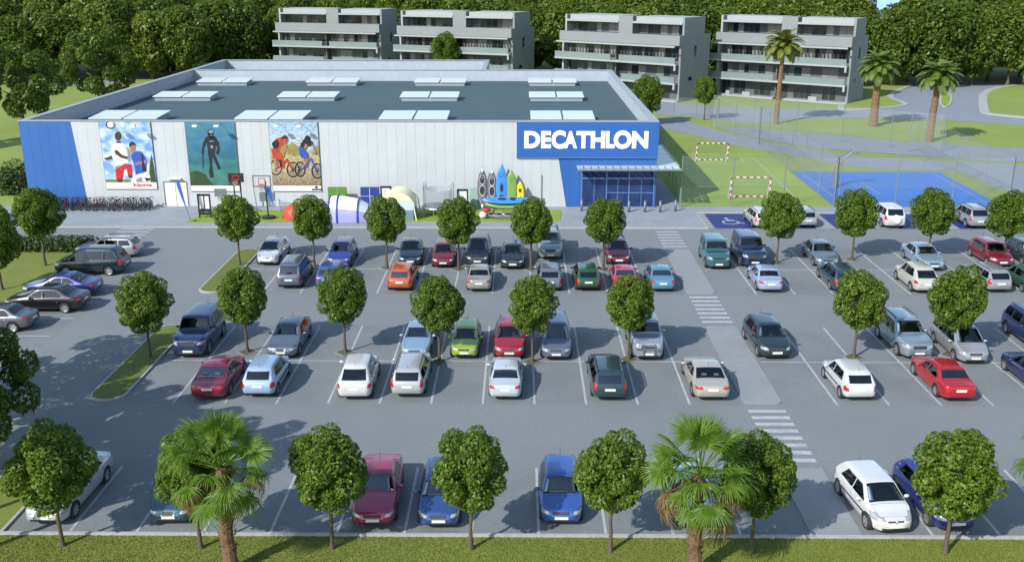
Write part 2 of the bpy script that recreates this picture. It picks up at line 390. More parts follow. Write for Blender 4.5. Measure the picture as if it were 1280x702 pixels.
# raised footpath down the lot and the zebra crossings on its line
for x0, y0, x1, y1, rr in ((10.9, 43.35, 12.8, 54.2, .35), (10.9, 60.3, 12.8, 70.9, .35), (10.9, 31.73, 12.8, 36.9, .02)):
    kb, inn = kerb(rrect(x0, y0, x1, y1, rr) if rr > .1 else rect(x0, y0, x1, y1), .06, .1); kb.data.materials[0] = M['footpath']; struct(MB().prism(inn, 0, .065).build('footpath', M['footpath']))
for y0, y1, n in ((71.35, 76.6, 6), (54.6, 60.0, 7), (37.3, 42.9, 8)):
    for i in range(n):
        y = y0 + (y1 - y0) * (i + .5) / n; strip('crossing_stripe', 10.95, y - .17, 12.75, y + .17)
for i in range(6):
    y = 72.3 + i * .88; x = -31.3 + (y - 72.3) * 0.02; strip('crossing_stripe', x - 1.3, y - .16, x + 1.35, y + .16)
# tree pits
pits = MB()
TREE_BACK = [(-14.6, 66.3), (-9.4, 66.0), (-4.3, 65.7), (0.8, 65.7), (5.9, 65.7), (18.5, 67.4), (24.2, 68.3), (29.8, 68.6), (34.9, 67.8)]
TREE_MID = [(-15.0, 49.9), (-9.6, 49.9), (-4.3, 48.6), (0.7, 48.6), (5.9, 49.0), (18.2, 49.4), (23.6, 49.8)]
for x, y in TREE_BACK + TREE_MID:
    q = [(x + .62, y), (x, y + .62), (x - .62, y), (x, y - .62)]
    kb, inn = kerb(q, .05, .07); kb.data.materials[0] = M['road']; pits.prism(inn, .02, .045)
pits.build('tree_pit_soil', M['soil'], lot)
# pavement in front of the store
pv = MB(); pv.box(-95, 77.27, 0, 15.3, 84.5, .11); pave = struct(pv.build('pavement', M['paving']))
k = MB(); k.box(-95, 77.15, 0, 15.42, 77.27, .118); k.box(15.3, 77.27, 0, 15.42, 82.55, .118); k.box(15.3, 82.55, 0, 60, 82.67, .118); k.build('kerb', M['kerb'], pave)
struct(MB().box(15.3, 82.67, 0, 60, 84.6, .11).build('walkway', M['paving']))
struct(MB().box(12.02, 84.6, 0, 14.3, 97, .10).build('side_path', M['paving']))
bayr = sheet('disabled_bay_lot', [rect(15.42, 77.15, 62, 82.55)], 0.012, M['asphalt'])
for i, (xa, xb) in enumerate(((16.0, 19.35), (21.0, 24.3), (25.9, 29.2), (31.0, 34.3), (36.0, 39.3), (41, 44.3))):
    sheet('blue_bay', [rect(xa, 77.35, xb, 82.4)], 0.016, M['paint_blue'], bayr)
    hx0 = xa - 1.15 if i == 0 else xa - 1.5
    for j in range(9):
        y = 77.5 + j * .56
        sheet('hatch_stripe', [[(hx0 + .1, y), (xa - .1, y - .0), (xa - .1, y + .22), (hx0 + .1, y + .22)]], 0.020, M['paint_white'], bayr)
    sheet('bay_line', [rect(xb + .05, 77.35, xb + .15, 82.4)], 0.020, M['paint_white'], bayr)
# wheelchair symbol, painted (head up = away from the lot)
def paint_symbol(cx, cy, s):
    mb = MB(); z = .021
    def dot(x, y, r): mb.poly([(cx + s * (x + r * math.cos(2 * math.pi * i / 12)), cy + s * (y + r * math.sin(2 * math.pi * i / 12)), z) for i in range(12)])
    def bar(a, b, t):
        a, b = Vector(a), Vector(b); d = (b - a).normalized(); q = Vector((-d.y, d.x)) * t / 2
        mb.poly([(cx + s * p.x, cy + s * p.y, z) for p in (a - q, b - q, b + q, a + q)])
    dot(-.1, .95, .16); bar((-.08, .74), (-.02, .1), .17); bar((.065, .42), (.42, .42), .13); bar((.065, .06), (.46, .06), .15); bar((.46, .09), (.72, -.55), .15); bar((.74, -.62), (.98, -.52), .13)
    ro, ri = .62, .48
    for i in range(20):
        t0, t1 = R(105 + 12.5 * i), R(105 + 12.5 * (i + 1))
        mb.poly([(cx + s * (r * math.cos(t)), cy + s * (-.28 + r * math.sin(t)), z) for r, t in ((ri, t0), (ro, t0), (ro, t1), (ri, t1))][::-1])
    for f in mb.f: pass
    return mb.build('wheelchair_symbol', M['paint_white'], bayr)
paint_symbol(17.65, 79.7, 1.15)
# artificial turf for the display
at = [G(232, 278, .12), G(262, 262.5, .12), G(640, 262.5, .12), G(702, 262.5, .12), G(700, 277, .12)]
at = [(x, min(y, 84.42)) for x, y in at]
struct(MB().prism(ccw(at), .10, .135).build('turf_mat', M['turf']))
# roads beyond
def px_sheet(name, pts, z, m): return sheet(name, [[G(*p) for p in pts]], z, M[m])
px_sheet('road', [(820, 127), (905, 134), (1000, 136), (1076, 137), (1280, 137), (1330, 150), (1330, 165), (1280, 157), (1180, 150), (1100, 147), (1000, 148), (940, 154), (820, 143)], 0.012, 'road')
px_sheet('road', [(1080, 137), (1138, 131), (1108, 122), (1130, 110), (1140, 100), (1400, 100), (1400, 140)], 0.020, 'road')
px_sheet('road', [(815, 147), (856, 150), (902, 165), (960, 178), (1040, 192), (1100, 197), (1280, 207), (1330, 210), (1330, 250), (1262, 240), (1200, 214), (1100, 212), (1050, 206), (990, 194), (930, 184), (862, 168), (815, 158)], 0.012, 'road')
px_sheet('road', [(893, 158), (940, 161), (1020, 167), (1127, 177), (1280, 186), (1330, 189), (1330, 204), (1240, 202), (1150, 195), (1020, 186), (940, 172)], 0.024, 'road')
px_sheet('road', [(120, 108), (235, 88), (330, 84), (330, 76), (170, 86), (60, 108)], 0.012, 'road')
def px_island(pts, m, kw):
    w_ = [G(*p) for p in pts]; p = ccw(chaikin(w_, 2, True)); _, inn = kerb(p, .14, kw, None); struct(_)
    struct(MB().prism(inn, .02, .16).build('grass_island', m))
px_island([(1040, 138), (1076, 138.5), (1134, 133), (1136, 130), (1112, 122), (1126, 113), (1144, 107), (1136, 101), (1085, 101), (1060, 120)], M['lawn_far'], .9)
px_island([(1224, 108), (1222, 140), (1232, 144), (1330, 152), (1340, 104)], M['lawn_far'], 1.3)
px_island([(1176, 116), (1172, 133), (1188, 135), (1192, 118)], M['turf'], .35)
# short grass blades along the near edge
g = np.random.default_rng(3)
def blades(name, n, x0, x1, y0, y1, h, m, zb=0.006):
    x = g.uniform(x0, x1, n); y = g.uniform(y0, y1, n); a = g.uniform(0, 2 * np.pi, n); hh = h * g.uniform(.5, 1.3, n)
    dx, dy = np.cos(a) * .018, np.sin(a) * .018; lx, ly = g.normal(0, .4, n) * hh, g.normal(0, .4, n) * hh
    co = np.stack([np.stack([x - dx, y - dy, np.full(n, zb)], 1), np.stack([x + dx, y + dy, np.full(n, zb)], 1),
                   np.stack([x + dx * .3 + lx, y + dy * .3 + ly, zb + hh], 1), np.stack([x - dx * .3 + lx, y - dy * .3 + ly, zb + hh], 1)], 1).reshape(-1, 3)
    return stuff(ob(name, quads_mesh(name, co, n, m)))
M['blade'] = leaf_mat('blade', (0.155, 0.18, 0.028), (0.18, 0.22, 0.026), 0.22, 0.3)
blades('grass', 60000, -19.5, 20, 28.6, 31.58, .034, M['blade'])
# ------------------------------------------------------------------ the sports store
SX0, SX1, SY0, SY1, SZ, RZ = -43.65, 12.0, 84.5, 131.0, 7.7, 6.25
store = thing('store_building', 'large low sports store with white panelled front, blue ends and flat grey roof', 'store', (SX0, SY0, 0))
def SB(mb, name, m, parent=None, smooth=False):           # part given in world coordinates
    p = parent or store
    o = mb.build(name, m, None, smooth); o.parent = p
    mw = p.location if p is store else Vector((0, 0, 0))
    o.location = -Vector(mw) if p is store else (0, 0, 0)
    return o
# blocks of wall behind the cladding
core = MB(); core.box(SX0 + .06, SY0 + .08, 0, SX1 - .06, SY1, RZ - .05); core.box(SX0 + .06, SY1 + .002, 0, -4.6, 146, RZ - .06)
SB(core, 'core_wall', M['joint'])
def clip(poly, a, b, c):                                  # keep a*x + b*z <= c
    out = []
    for i in range(len(poly)):
        p, q = poly[i], poly[(i + 1) % len(poly)]
        dp, dq = a * p[0] + b * p[1] - c, a * q[0] + b * q[1] - c
        if dp <= 0: out.append(p)
        if (dp < 0 < dq) or (dq < 0 < dp):
            t = dp / (dp - dq); out.append((p[0] + (q[0] - p[0]) * t, p[1] + (q[1] - p[1]) * t))
    return out
def line(px0, py0, px1, py1):                             # a*x+b*z=c through two photograph points on the front
    x0, z0 = V(px0, py0, SY0); x1, z1 = V(px1, py1, SY0)
    a, b = (z1 - z0), -(x1 - x0); return a, b, a * x0 + b * z0
def sgn(l, pt): return l[0] * pt[0] + l[1] * pt[1] - l[2]
L1 = line(88, 152, 112, 262); L2 = line(697, 190, 708, 262)
if sgn(L1, (SX0, 4)) > 0: L1 = tuple(-v for v in L1)      # <=0 is the blue end
if sgn(L2, (SX1, 4)) > 0: L2 = tuple(-v for v in L2)
DX0, _ = V(205, 240, SY0); DX1, _ = V(235, 240, SY0); DZ1 = 2.35
EX0, _ = V(727, 240, SY0); EX1, _ = V(817, 240, SY0); EZ1 = 3.35
def panel(poly, m, y=SY0, d=.06):
    if len(poly) < 3: return
    poly = ccw(poly); a = sum(poly[i][0] * poly[(i + 1) % len(poly)][1] - poly[(i + 1) % len(poly)][0] * poly[i][1] for i in range(len(poly))) / 2
    if abs(a) < .02: return
    n = len(poly); mb = MB()
    vs = [(x, y, z) for x, z in poly] + [(x, y + d, z) for x, z in poly]
    fs = [tuple(range(n))] + [(i, n + i, n + (i + 1) % n, (i + 1) % n) for i in range(n)]
    mb.add(vs, fs); SB(mb, 'wall_panel', m)
npan = 66; pw = (SX1 - SX0) / npan
for i in range(npan):
    x0, x1 = SX0 + pw * i + .005, SX0 + pw * (i + 1) - .005
    segs = [(x0, x1, .12, SZ - .12)]
    for a, b, zt in ((DX0, DX1, DZ1), (EX0, EX1, EZ1)):
        new = []
        for (p, q, z0, z1) in segs:
            if q <= a or p >= b: new.append((p, q, z0, z1)); continue
            if p < a: new.append((p, a, z0, z1))
            if q > b: new.append((b, q, z0, z1))
            new.append((max(p, a), min(q, b), max(z0, zt), z1))
        segs = new
    for (p, q, z0, z1) in segs:
        po = [(p, z0), (q, z0), (q, z1), (p, z1)]
        panel(clip(po, *L1), M['wall_blue'])
        panel(clip(po, *L2), M['wall_blue'])
        r = clip(po, *(-v for v in L1))
        if len(r) > 2: panel(clip(r, *(-v for v in L2)), M['wall_white'])
for ln_ in (L1, L2):                                      # blue backing behind the blue panels' joints
    q = clip([(SX0 + .07, .13), (SX1 - .07, .13), (SX1 - .07, SZ - .13), (SX0 + .07, SZ - .13)], *ln_)
    parts_ = [q] if ln_ is L1 else [clip(q, 1, 0, EX0), clip(clip(q, -1, 0, -EX0), 0, -1, -EZ1)]
    for q in parts_: SB(MB().poly([(x, SY0 + .066, z) for x, z in ccw(q)]), 'backing', M['wall_blue'])
# long sides and rear cladding
for x, d in ((SX0, 1), (SX1, -1)):
    for i in range(24):
        y0 = SY0 + .09 + (SY1 - SY0 - .1) * i / 24; y1 = SY0 + .09 + (SY1 - SY0 - .1) * (i + 1) / 24 - .02
        SB(MB().box(min(x, x + .06 * d), y0, .1, max(x, x + .06 * d), y1, SZ - .12), 'wall_panel', M['wall_blue'] if (i == 0 and x < 0) or (i < 3 and x > 0) else M['wall_white'])
# plinth, parapet, coping
SB(MB().box(SX0 + .02, SY0 + .02, .0, DX0, SY0 + .08, .12).box(DX1, SY0 + .02, 0, EX0, SY0 + .08, .12), 'plinth', M['joint'])
SB(MB().box(SX0 + .06, SY0 + .08, RZ - .04, SX1 - .06, SY0 + .45, SZ - .08), 'parapet', M['parapet_in'])
SB(MB().box(SX0 + .06, SY0 + .452, RZ - .04, SX0 + .5, SY1, SZ - .08), 'parapet', M['parapet_in'])
SB(MB().box(SX1 - .5, SY0 + .452, RZ - .04, SX1 - .06, SY1 - .42, SZ - .08), 'parapet', M['parapet_in'])
SB(MB().box(SX0 + .502, SY1 - .418, RZ - .04, SX1 - .06, SY1 + .0, SZ - .08), 'parapet', M['parapet_in'])
for b in ((SX0 - .05, SY0 - .04, SX1 + .05, SY0 + .52), (SX0 - .05, SY0 + .522, SX0 + .58, SY1 + .05), (SX1 - .58, SY0 + .522, SX1 + .05, SY1 - .48), (SX0 + .582, SY1 - .478, SX1 + .05, SY1 + .05)):
    SB(MB().box(b[0], b[1], SZ - .08, b[2], b[3], SZ), 'coping', M['coping'])
# rear wing behind the left two thirds
SB(MB().box(SX0, SY1 + .06, 0, SX0 + .06, 146, SZ - .08).box(-4.6, SY1 + .06, 0, -4.54, 146, SZ - .08).box(SX0, 146, 0, -4.54, 146.1, SZ - .08), 'rear_wall', M['wall_white'])
SB(MB().box(SX0 + .06, 145.6, RZ - .05, -4.6, 146, SZ - .08).box(SX0 + .06, SY1 + .06, RZ - .05, SX0 + .5, 145.598, SZ - .08).box(-5.0, SY1 + .06, RZ - .05, -4.6, 145.598, SZ - .08), 'parapet', M['parapet_in'])
SB(MB().box(SX0 - .05, 145.5, SZ - .08, -4.5, 146.15, SZ).box(SX0 - .05, SY1 + .06, SZ - .08, SX0 + .58, 145.498, SZ).box(-5.1, SY1 + .06, SZ - .08, -4.5, 145.498, SZ), 'coping', M['coping'])
SB(MB().poly([(SX0 + .5, SY0 + .45, RZ), (SX1 - .5, SY0 + .45, RZ), (SX1 - .5, SY1 - .42, RZ), (SX0 + .5, SY1 - .42, RZ)]), 'roof', M['roof_felt'])
SB(MB().poly([(SX0 + .5, SY1 + .06, RZ), (-5.0, SY1 + .06, RZ), (-5.0, 145.6, RZ), (SX0 + .5, 145.6, RZ)]), 'roof', M['roof_felt'])
# skylights: twelve, four columns by three rows
for ya, yb in ((92.4, 96.6), (109.4, 112.6), (124.6, 127.8)):
    for xa, xb in ((-41.0, -34.5), (-27.1, -20.6), (-13.4, -6.9), (1.0, 7.1)):
        sk = SB(MB().box(xa + .15, ya + .15, RZ, xb - .15, yb - .15, RZ + .42), 'skylight', M['coping'])
        xm = (xa + xb) / 2
        for p, q in ((xa, xm - .09), (xm + .09, xb)):
            mb = MB(); z0, z1 = RZ + .43, RZ + .62
            mb.add([(p, ya, z0), (q, ya, z0), (q, yb, z1), (p, yb, z1), (p, ya, z0 + .1), (q, ya, z0 + .1), (q, yb, z1 + .1), (p, yb, z1 + .1)],
                   [(3, 2, 1, 0), (4, 5, 6, 7), (0, 1, 5, 4), (1, 2, 6, 5), (2, 3, 7, 6), (3, 0, 4, 7)])
            SB(mb, 'pane', M['skylight'], sk)
# white double door
dr = SB(MB().box(DX0, SY0 - .03, .1, DX0 + .09, SY0 + .06, DZ1).box(DX1 - .09, SY0 - .03, .1, DX1, SY0 + .06, DZ1).box(DX0 + .09, SY0 - .03, DZ1 - .09, DX1 - .09, SY0 + .06, DZ1), 'door', M['steel_dark'])
dm = (DX0 + DX1) / 2
SB(MB().box(DX0 + .09, SY0 + .0, .1, dm - .025, SY0 + .05, DZ1 - .09), 'door_leaf', M['white'], dr)
SB(MB().box(dm + .025, SY0 + .0, .1, DX1 - .09, SY0 + .05, DZ1 - .09), 'door_leaf', M['white'], dr)
SB(MB().box(dm - .025, SY0 + .02, .1, dm + .025, SY0 + .05, DZ1 - .09), 'door_gap', M['steel_dark'], dr)
SB(MB().box(DX0 + .5, SY0 - .28, DZ1 + .22, DX1 - .45, SY0 - .002, DZ1 + .32), 'door_lamp', M['white'], dr)
# glazed entrance
ent = SB(MB().box(EX0, SY0 + .04, .1, EX1, SY0 + .078, EZ1), 'entrance', M['dark'])
cols = [EX0, V(758, 240, SY0)[0], V(786, 240, SY0)[0], V(817, 240, SY0)[0]]
rows = [(.16, 1.36), (1.44, 2.62), (2.74, EZ1 - .06)]
for c in range(3):
    a, b = cols[c] + .05, cols[c + 1] - .05; m_ = (a + b) / 2
    for r, (z0, z1) in enumerate(rows):
        if c == 0 and r == 0: spans = [(a, m_ - .03, .16, 2.62), (m_ + .03, b, .16, 2.62)]
        elif c == 0 and r == 1: continue
        elif r == 2: spans = [(a, b, z0, z1)]
        else: spans = [(a, m_ - .03, z0, z1), (m_ + .03, b, z0, z1)]
        for p, q, u, v in spans: SB(MB().box(p, SY0 + .0, u, q, SY0 + .035, v), 'pane', M['store_glass'], ent)
fr = MB()
for x in cols: fr.box(x - .05, SY0 - .05, .1, x + .05, SY0 + .038, EZ1)
for c in range(3):
    fr.box(cols[c] + .05, SY0 - .03, 2.62, cols[c + 1] - .05, SY0 + .037, 2.74); fr.box(cols[c] + .05, SY0 - .03, EZ1 - .06, cols[c + 1] - .05, SY0 + .037, EZ1); fr.box(cols[c] + .05, SY0 - .03, .1, cols[c + 1] - .05, SY0 + .037, .16)
    m_ = (cols[c] + cols[c + 1]) / 2; fr.box(m_ - .03, SY0 - .02, .16, m_ + .03, SY0 + .036, 2.62)
    if c: fr.box(cols[c] + .05, SY0 - .02, 1.36, m_ - .03, SY0 + .036, 1.44); fr.box(m_ + .03, SY0 - .02, 1.36, cols[c + 1] - .05, SY0 + .036, 1.44)
SB(fr, 'entrance_frame', M['frame_blue'], ent)
# louvred glass canopy, front and side
CX0 = V(722, 210, SY0 - 1.6)[0]; CXE = V(853, 210, SY0 - 1.6)[0]; cz = 3.75
can = SB(MB().box(CX0, SY0 - 1.62, cz - .06, CXE, SY0 - 1.54, cz + .09).box(CX0, SY0 - .08, cz - .06, SX1 - .02, SY0 - .01, cz + .09), 'canopy', M['metal'])
n = 14
for i in range(n):
    x0 = CX0 + (CXE - CX0) * i / n; x1 = CX0 + (CXE - CX0) * (i + 1) / n - .1
    SB(MB().box(x0, SY0 - 1.538, cz, x1, SY0 - .082, cz + .03), 'canopy_pane', M['canopy_glass'], can)
SB(MB().box(CXE - .08, SY0 - .078, cz - .06, CXE, SY0 + 11, cz + .09).box(SX1 + .01, SY0 - .0, cz - .06, SX1 + .08, SY0 + 11, cz + .09), 'canopy_beam', M['metal'], can)
for i in range(16):
    y0 = SY0 + .05 + 11 * i / 16
    SB(MB().box(SX1 + .082, y0, cz, CXE - .082, y0 + .46, cz + .03), 'canopy_pane', M['canopy_glass'], can)
# drainpipes
for px in (677,):
    x = V(px, 200, SY0)[0]; mb = MB(); mb.tube([(x, SY0 - .05, .12), (x, SY0 - .05, 3.0 if px == 677 else SZ - .2)], .05, 8); SB(mb, 'drainpipe', M['metal'])
# sign board with letters
X0, Z1 = V(646, 153, SY0 - .15); X1, Z0 = V(820, 197, SY0 - .15)
sgn_o = thing('sign_board', 'long blue board with bold white DECATHLON lettering above the entrance', 'sign', (X0, SY0 - .15, Z0))
def at_parent(o, par): o.location = -par.location; o.parent = par; return o
at_parent(MB().box(X0, SY0 - .15, Z0, SX1 + .04, SY0 - .004, SZ - .1).build('board', M['sign_blue']), sgn_o)
at_parent(MB().box(X0 - .02, SY0 - .17, Z0 - .07, SX1 + .05, SY0 - .004, Z0 - .002).build('edge_trim', M['frame_blue']), sgn_o)
for ch, a, b in (('D', 79, 184), ('E', 189, 254), ('C', 256, 350), ('A', 338, 424), ('T', 418, 510), ('H', 512, 606), ('L', 611, 668), ('O', 660, 778), ('N', 780, 886)):
    x0 = V(640 + a / 5.2, 176, SY0 - .15)[0]; x1 = V(640 + b / 5.2, 176, SY0 - .15)[0]
    hi, lo = (119, 240) if ch in 'CO' else (124, 236)
    z1 = V(720, 140 + hi / 5.2, SY0 - .15)[1]; z0 = V(720, 140 + lo / 5.2, SY0 - .15)[1]
    yy = {'C': .004, 'A': .012, 'L': .006, 'O': .014}.get(ch, 0)
    me = fit_text(text_mesh(ch, M['letter_white'], 0.052, .02), x0, x1, z0, z1, SY0 - .152, .05 + yy)
    at_parent(ob('letter', me), sgn_o)
# posters
def Z1p(zx, zy): return V(110 + zx / 7.02, 145 + zy / 7.02, SY0 - .1)
def Z2p(zx, zy): return V(215 + zx / 6.244, 145 + zy / 6.244, SY0 - .1)
def pmat(name, fn):
    m = mat(name, (1, 1, 1), 0.45); fn(m); return m
def print_mat(name, stops, noise_col=None, nscale=1.2, namt=0.6, axis_z=(0, 7.7), lo=.45, hi=.65, stretch=(1, 1, 1)):
    m = mat(name, (1, 1, 1), .45); n, l = m.node_tree.nodes, m.node_tree.links; p = n['Principled BSDF']
    tc = n.new('ShaderNodeTexCoord'); sp = n.new('ShaderNodeSeparateXYZ'); l.new(tc.outputs['Object'], sp.inputs[0])
    mr = n.new('ShaderNodeMapRange'); mr.inputs[1].default_value, mr.inputs[2].default_value = axis_z; l.new(sp.outputs[2], mr.inputs[0])
    cr = n.new('ShaderNodeValToRGB'); e = cr.color_ramp.elements
    e[0].position, e[0].color = stops[0][0], (*stops[0][1], 1); e[1].position, e[1].color = stops[-1][0], (*stops[-1][1], 1)
    for pos, c in stops[1:-1]: q = e.new(pos); q.color = (*c, 1)
    l.new(mr.outputs[0], cr.inputs[0]); out = cr.outputs[0]
    if noise_col:
        mp = n.new('ShaderNodeMapping'); mp.inputs['Scale'].default_value = stretch; l.new(tc.outputs['Object'], mp.inputs[0])
        nz = n.new('ShaderNodeTexNoise'); nz.inputs['Scale'].default_value = nscale; nz.inputs['Detail'].default_value = 5; l.new(mp.outputs[0], nz.inputs['Vector'])
        r2 = n.new('ShaderNodeMapRange'); r2.inputs[1].default_value, r2.inputs[2].default_value, r2.inputs[4].default_value = lo, hi, namt; l.new(nz.outputs['Fac'], r2.inputs[0])
        x = n.new('ShaderNodeMix'); x.data_type = 'RGBA'; l.new(r2.outputs[0], x.inputs[0]); l.new(out, x.inputs[6]); x.inputs[7].default_value = (*noise_col, 1); out = x.outputs[2]
    l.new(out, p.inputs['Base Color']); return m
def ink(name, c): M[name] = mat(name, c, .5, var=.5, scale=2.6, wear=.3, wscale=1.1); return M[name]
ink('ink_brown', (.06, .028, .014)); ink('ink_tan', (.38, .19, .11)); ink('ink_white', (.8, .8, .82)); ink('ink_red', (.55, .015, .03)); ink('ink_blue', (.03, .10, .50)); ink('ink_green', (.03, .07, .02))
ink('ink_black', (.012, .016, .022)); ink('ink_grey', (.25, .3, .3)); ink('ink_orange', (.50, .06, .02)); ink('ink_yellow', (.33, .28, .07)); ink('ink_sky', (.12, .28, .62)); ink('ink_turf', (.16, .25, .07)); ink('logo_red', (.62, .03, .01)); ink('ink_hill', (.35, .45, .55))
class Poster:
    def __init__(s, name, label, conv, x0, x1, y0, y1, bgm, band):
        s.cv = conv; s.k = 0
        s.x0, s.z1 = conv(x0, y0); s.x1, s.z0 = conv(x1, y1)
        s.t = thing(name, label, 'poster', (s.x0, SY0 - .1, s.z0), group=None)
        s.add('backing', MB().box(s.x0 - .04, SY0 - .09, s.z0 - .04, s.x1 + .04, SY0 - .003, s.z1), M['steel_dark'])
        zb = conv(x0, band)[1]
        s.add('picture', MB().poly([(s.x0, SY0 - .1, zb), (s.x1, SY0 - .1, zb), (s.x1, SY0 - .1, s.z1), (s.x0, SY0 - .1, s.z1)]), bgm)
        s.add('white_band', MB().poly([(s.x0, SY0 - .1, s.z0), (s.x1, SY0 - .1, s.z0), (s.x1, SY0 - .1, zb), (s.x0, SY0 - .1, zb)]), M['white'])
        s.zb = zb
    def add(s, n, mb, m): return at_parent(mb.build(n, m), s.t)
    def fig(s, n, m, *polys):
        mb = MB()
        for p in polys:
            s.k += 1; y = SY0 - .1 - .004 - .0015 * s.k
            q = [s.cv(*a) for a in p]; q = [(min(max(x, s.x0), s.x1), min(max(z, s.zb), s.z1)) for x, z in q]
            q = ccw(q); mb.poly([(x, y, z) for x, z in q])
        return s.add(n, mb, M[m])
    def ell(s, cx, cy, rx, ry, k=16): return [(cx + rx * math.cos(2 * math.pi * i / k), cy + ry * math.sin(2 * math.pi * i / k)) for i in range(k)]
    def ringp(s, n, m, cx, cy, rx, ry, t):
        mb = MB(); s.k += 1; y = SY0 - .104 - .0015 * s.k
        for i in range(22):
            a, b = 2 * math.pi * i / 22, 2 * math.pi * (i + 1) / 22
            q = [s.cv(cx + (rx + d) * math.cos(u), cy + (ry + d) * math.sin(u)) for d, u in ((0, a), (t, a), (t, b), (0, b))]
            q = [(min(max(x, s.x0), s.x1), z) for x, z in q]
            mb.poly([(x, y, z) for x, z in ccw(q)])
        for j in range(7):
            u = math.pi * j / 7; a = s.cv(cx - rx * math.cos(u), cy - ry * math.sin(u)); b = s.cv(cx + rx * math.cos(u), cy + ry * math.sin(u)); s.k += 1
            d = Vector((b[0] - a[0], b[1] - a[1])).normalized() * .012
            if min(a[0], b[0]) > s.x0: mb.poly([(a[0] - d.y, y - .0004 * j, a[1] + d.x), (a[0] + d.y, y - .0004 * j, a[1] - d.x), (b[0] + d.y, y - .0004 * j, b[1] - d.x), (b[0] - d.y, y - .0004 * j, b[1] + d.x)])
        return s.add(n, mb, M[m])
z0w, z1w = 1.9, 7.6
P1 = Poster('poster', 'poster of two football players under a blue sky, leftmost on the wall', Z1p, 90, 606, 52, 640,
            print_mat('print_sky', [(0, (.25, .38, .62)), (.45, (.10, .24, .58)), (1, (.16, .32, .60))], (.52, .60, .66), 0.9, .95, (z0w, z1w), .42, .62, (1, 1, 1.6)), 582)
P1.fig('pitch', 'ink_turf', [(150, 556), (606, 556), (606, 582), (160, 582)]); P1.fig('tree_print', 'ink_green', [(536, 580), (540, 430), (555, 330), (575, 420), (602, 580)])
P1.fig('player', 'ink_brown', [(135, 370), (160, 388), (215, 375), (207, 348), (165, 365)], [(252, 220), (285, 220), (292, 250), (250, 250)], P1.ell(265, 176, 30, 40), [(250, 555), (305, 535), (300, 582), (262, 582)], [(345, 500), (385, 490), (392, 540), (360, 545)])
P1.fig('shirt', 'ink_white', [(215, 246), (250, 238), (300, 238), (350, 270), (366, 330), (370, 390), (330, 418), (285, 442), (240, 470), (232, 420), (207, 335), (190, 290)])
P1.fig('arm', 'ink_brown', [(232, 300), (258, 300), (300, 342), (370, 360), (372, 390), (290, 366), (240, 330)])
P1.fig('shorts', 'ink_red', [(240, 470), (330, 418), (380, 425), (392, 490), (372, 528), (350, 508), (338, 462), (318, 470), (306, 545), (250, 560)])
P1.fig('player', 'ink_tan', P1.ell(392, 272, 30, 44), [(378, 300), (405, 300), (412, 330), (380, 335)]); P1.fig('hair', 'ink_black', [(358, 265), (365, 235), (390, 224), (415, 240), (418, 262), (395, 252), (370, 268)])
P1.fig('shirt', 'ink_blue', [(374, 345), (410, 310), (462, 310), (505, 360), (517, 402), (512, 490), (420, 520), (408, 430)]); P1.fig('arm', 'ink_tan', [(410, 408), (508, 388), (516, 410), (420, 434)])
P1.fig('shorts', 'ink_white', [(390, 540), (420, 518), (510, 488), (545, 520), (552, 578), (375, 580)])
P1.fig('shading', 'ink_grey', [(335, 270), (352, 275), (366, 330), (370, 390), (352, 400), (345, 330)], [(240, 440), (290, 430), (330, 412), (330, 420), (285, 444), (242, 468)], [(420, 560), (470, 530), (480, 575), (430, 578)])
P1.fig('shading', 'ink_black', [(470, 320), (485, 335), (490, 400), (512, 470), (508, 490), (480, 480), (475, 420)], [(500, 540), (545, 545), (550, 565), (510, 570)])
P1.fig('ball', 'ink_brown', P1.ell(197, 78, 42, 34)); P1.fig('ball', 'ink_white', P1.ell(200, 76, 33, 26))
xa, za = Z1p(398, 588); xb, zb_ = Z1p(565, 628)
at_parent(ob('lettering', fit_text(text_mesh('kipsta', M['logo_red'], .03), xa, xb, zb_, za, SY0 - .106, .004)), P1.t)
P2 = Poster('poster', 'teal poster of a scuba diver standing underwater, right of the white double door', Z2p, 97, 530, 47, 586,
            print_mat('print_sea', [(0, (.03, .10, .08)), (.18, (.045, .17, .14)), (.38, (.02, .11, .14)), (.62, (.022, .12, .21)), (1, (.05, .17, .28))], (.07, .24, .24), 1.1, .6, (z0w, z1w), .45, .75, (.7, 1, 1.4)), 543)
P2.fig('sea_bed', 'ink_green', [(140, 543), (140, 440), (200, 425), (262, 455), (290, 500), (330, 543)], [(430, 543), (470, 500), (530, 480), (530, 543)])
P2.fig('diver', 'ink_black', [(262, 165), (285, 158), (325, 158), (345, 167), (350, 200), (338, 270), (330, 312), (285, 312), (275, 235)], [(262, 165), (275, 195), (252, 255), (247, 300), (230, 292), (240, 218)], [(343, 165), (367, 210), (376, 262), (362, 306), (343, 290), (355, 250), (338, 205)],
       [(285, 308), (317, 308), (313, 382), (296, 388)], [(315, 310), (337, 300), (382, 412), (360, 418), (325, 335)], [(296, 386), (313, 382), (327, 476), (298, 482), (288, 432)], [(237, 298), (244, 298), (247, 405), (240, 405)], P2.ell(303, 130, 24, 30))
P2.fig('shading', 'ink_grey', [(290, 195), (325, 192), (326, 200), (291, 203)], [(300, 230), (318, 228), (322, 250), (305, 252)])
P2.fig('mask', 'ink_grey', P2.ell(305, 122, 19, 15), P2.ell(308, 150, 10, 8))
